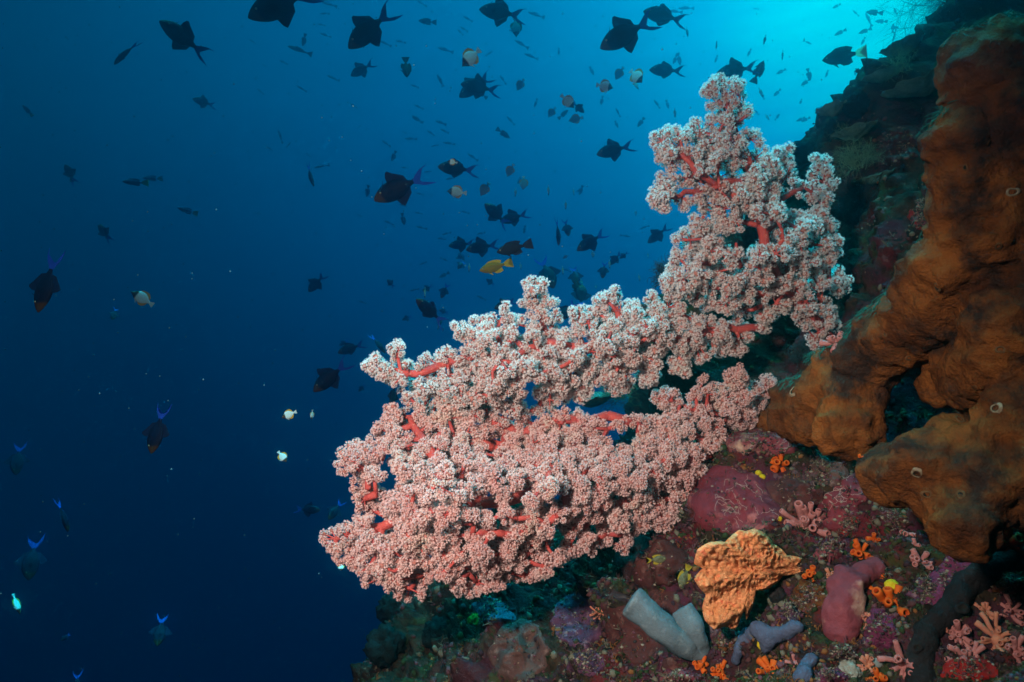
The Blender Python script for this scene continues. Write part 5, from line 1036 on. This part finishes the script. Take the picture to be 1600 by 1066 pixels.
for i, (x, y, r, lab) in enumerate([(1252, 238, 14, 'small dark round coral head on the reef edge by the tall coral'), (1268, 286, 15, 'dark round coral head behind the tall coral right arm'), (1305, 205, 13, 'dark coral head at the reef edge below the jutting plate'), (1412, 92, 12, 'dark coral head on the reef crest'), (624, 958, 22, 'black rounded coral head under the left end of the broad coral'), (604, 1012, 24, 'black rounded coral head at the reef edge near the bottom'), (1345, 165, 16, 'dark coral head right of the jutting plate'), (690, 990, 20, 'dim teal coral head on the lower reef')]):
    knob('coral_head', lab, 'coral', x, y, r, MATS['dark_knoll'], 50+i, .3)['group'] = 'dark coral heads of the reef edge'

# ------------------------------------------------------------------ uncountable small growth and drifting specks
def growth():
    r = np.random.default_rng(12); D = RV @ CF; px = 800+FPX*RV[:, 0]/D; py = 533-FPX*(RV @ CU)/D
    ok = np.where((D > .45) & (D < 3.0) & (px > 560) & (px < 1680) & (py > -40) & (py < 1120))[0]
    area = np.clip(D[ok], .3, 4)**-1.0; lo = py[ok] > 640; w = area*np.where(lo, 1.6, 1.)
    w = w*np.where(lo & (px[ok] > 860), 3.2, 1.)
    pick = r.choice(ok, 17000, replace=False, p=w/w.sum()); ac = Acc(); V1, T1 = ICO[1]; V2, T2 = ICO[2]
    me = reef.data; no = np.empty(len(me.vertices)*3, np.float32); me.vertices.foreach_get('normal', no); no = no.reshape(-1, 3).astype(float)
    zone = vnoise(RV[pick]*9, 77)
    for v, z in zip(pick, zone):
        p = RV[v]; n = no[v]; n = n if n @ p < 0 else -n; s = pxl(r.uniform(2.2, 6.5), min(D[v], 1.9)); m = int(np.clip((z+1)*3.5+r.normal()*1.4, 0, 6)); k = r.random()
        a, b, n = frame_from(facing(p, n, .3))
        if k < .5:
            h = 1+.35*fbm(V1, 1.7, 2, int(v)); L = (V1*h[:, None])*s*np.array([r.uniform(.6, 1.3), r.uniform(.6, 1.3), r.uniform(.5, 1.)]); ac.add(p+L[:, :1]*a+L[:, 1:2]*b+L[:, 2:]*n, T1, m)
        elif k < .86:
            for _ in range(r.integers(4, 8)):
                d = n+.8*r.normal(size=3); d /= np.linalg.norm(d); e = d+.6*r.normal(size=3); e /= np.linalg.norm(e); l = s*r.uniform(1., 2.2); add_tube(ac, [p-n*.001, p+d*l*.6, p+d*l*.6+e*l*.5], [s*.16, s*.13, s*.07], 4, m, cap=False)
        else:
            for _ in range(r.integers(3, 7)):
                c = p+(a*r.normal()+b*r.normal())*s*.8; ac.add(c+V1*s*r.uniform(.22, .42), T1, m)
    return ac.mesh('reef_growth', [M('growth_a', (0.037, 0.031, 0.015), rough=.9), M('growth_b', (0.062, 0.022, 0.022), rough=.85), M('growth_c', (0.028, 0.014, 0.019), rough=.9), M('growth_d', (0.105, 0.087, 0.062), rough=.9), M('growth_e', (0.022, 0.031, 0.012), rough=.9), M('growth_f', (0.093, 0.037, 0.046), rough=.85), M('growth_g', (0.149, 0.056, 0.019), rough=.8)])
tag(link('reef_growth', growth()), 'small turf, crumbs and tufts growing all over the rock', 'reef growth', kind='stuff')
def snow():
    r = np.random.default_rng(99); ac = Acc(); V, T = ICO[1]; M('drifting_speck', (.035, .09, .11), rough=1.)
    for _ in range(900):
        d = r.uniform(.9, 3.0); p = at(r.uniform(-60, 1300), r.uniform(-40, 1100), d); ac.add(p+V*r.uniform(.0004, .0014)*(.5+.4*d)*np.array([1, 1, r.uniform(.7, 1.5)]), T)
    return ac.mesh('marine_snow', [MATS['drifting_speck']])
tag(link('marine_snow', snow()), 'pale specks drifting in the water', 'marine snow', kind='stuff')

# ------------------------------------------------------------------ haze of the water
def haze():
    x0, x1, y0, y1, z0, z1 = -9.6, 7.6, -.8, 11.5, -5.4, 7.0
    V = np.array([(x, y, z) for x in (x0, x1) for y in (y0, y1) for z in (z0, z1)])
    F = np.array([(0, 1, 3, 2), (4, 6, 7, 5), (0, 4, 5, 1), (2, 3, 7, 6), (0, 2, 6, 4), (1, 5, 7, 3)])
    m = bpy.data.materials.new('haze'); m.use_nodes = True; t = m.node_tree; t.nodes.remove(t.nodes['Principled BSDF'])
    pv = t.nodes.new('ShaderNodeVolumePrincipled'); pv.inputs['Color'].default_value = (.02, .68, .93, 1); pv.inputs['Density'].default_value = HAZE_D
    pv.inputs['Anisotropy'].default_value = .98; pv.inputs['Absorption Color'].default_value = (0, .5, .7, 1)
    t.links.new(pv.outputs[0], t.nodes['Material Output'].inputs['Volume'])
    return mesh_np('haze', V, [F], [m], smooth=False)
HAZE_D = .09
tag(link('haze', haze()), 'blue water haze', 'haze', kind='stuff')
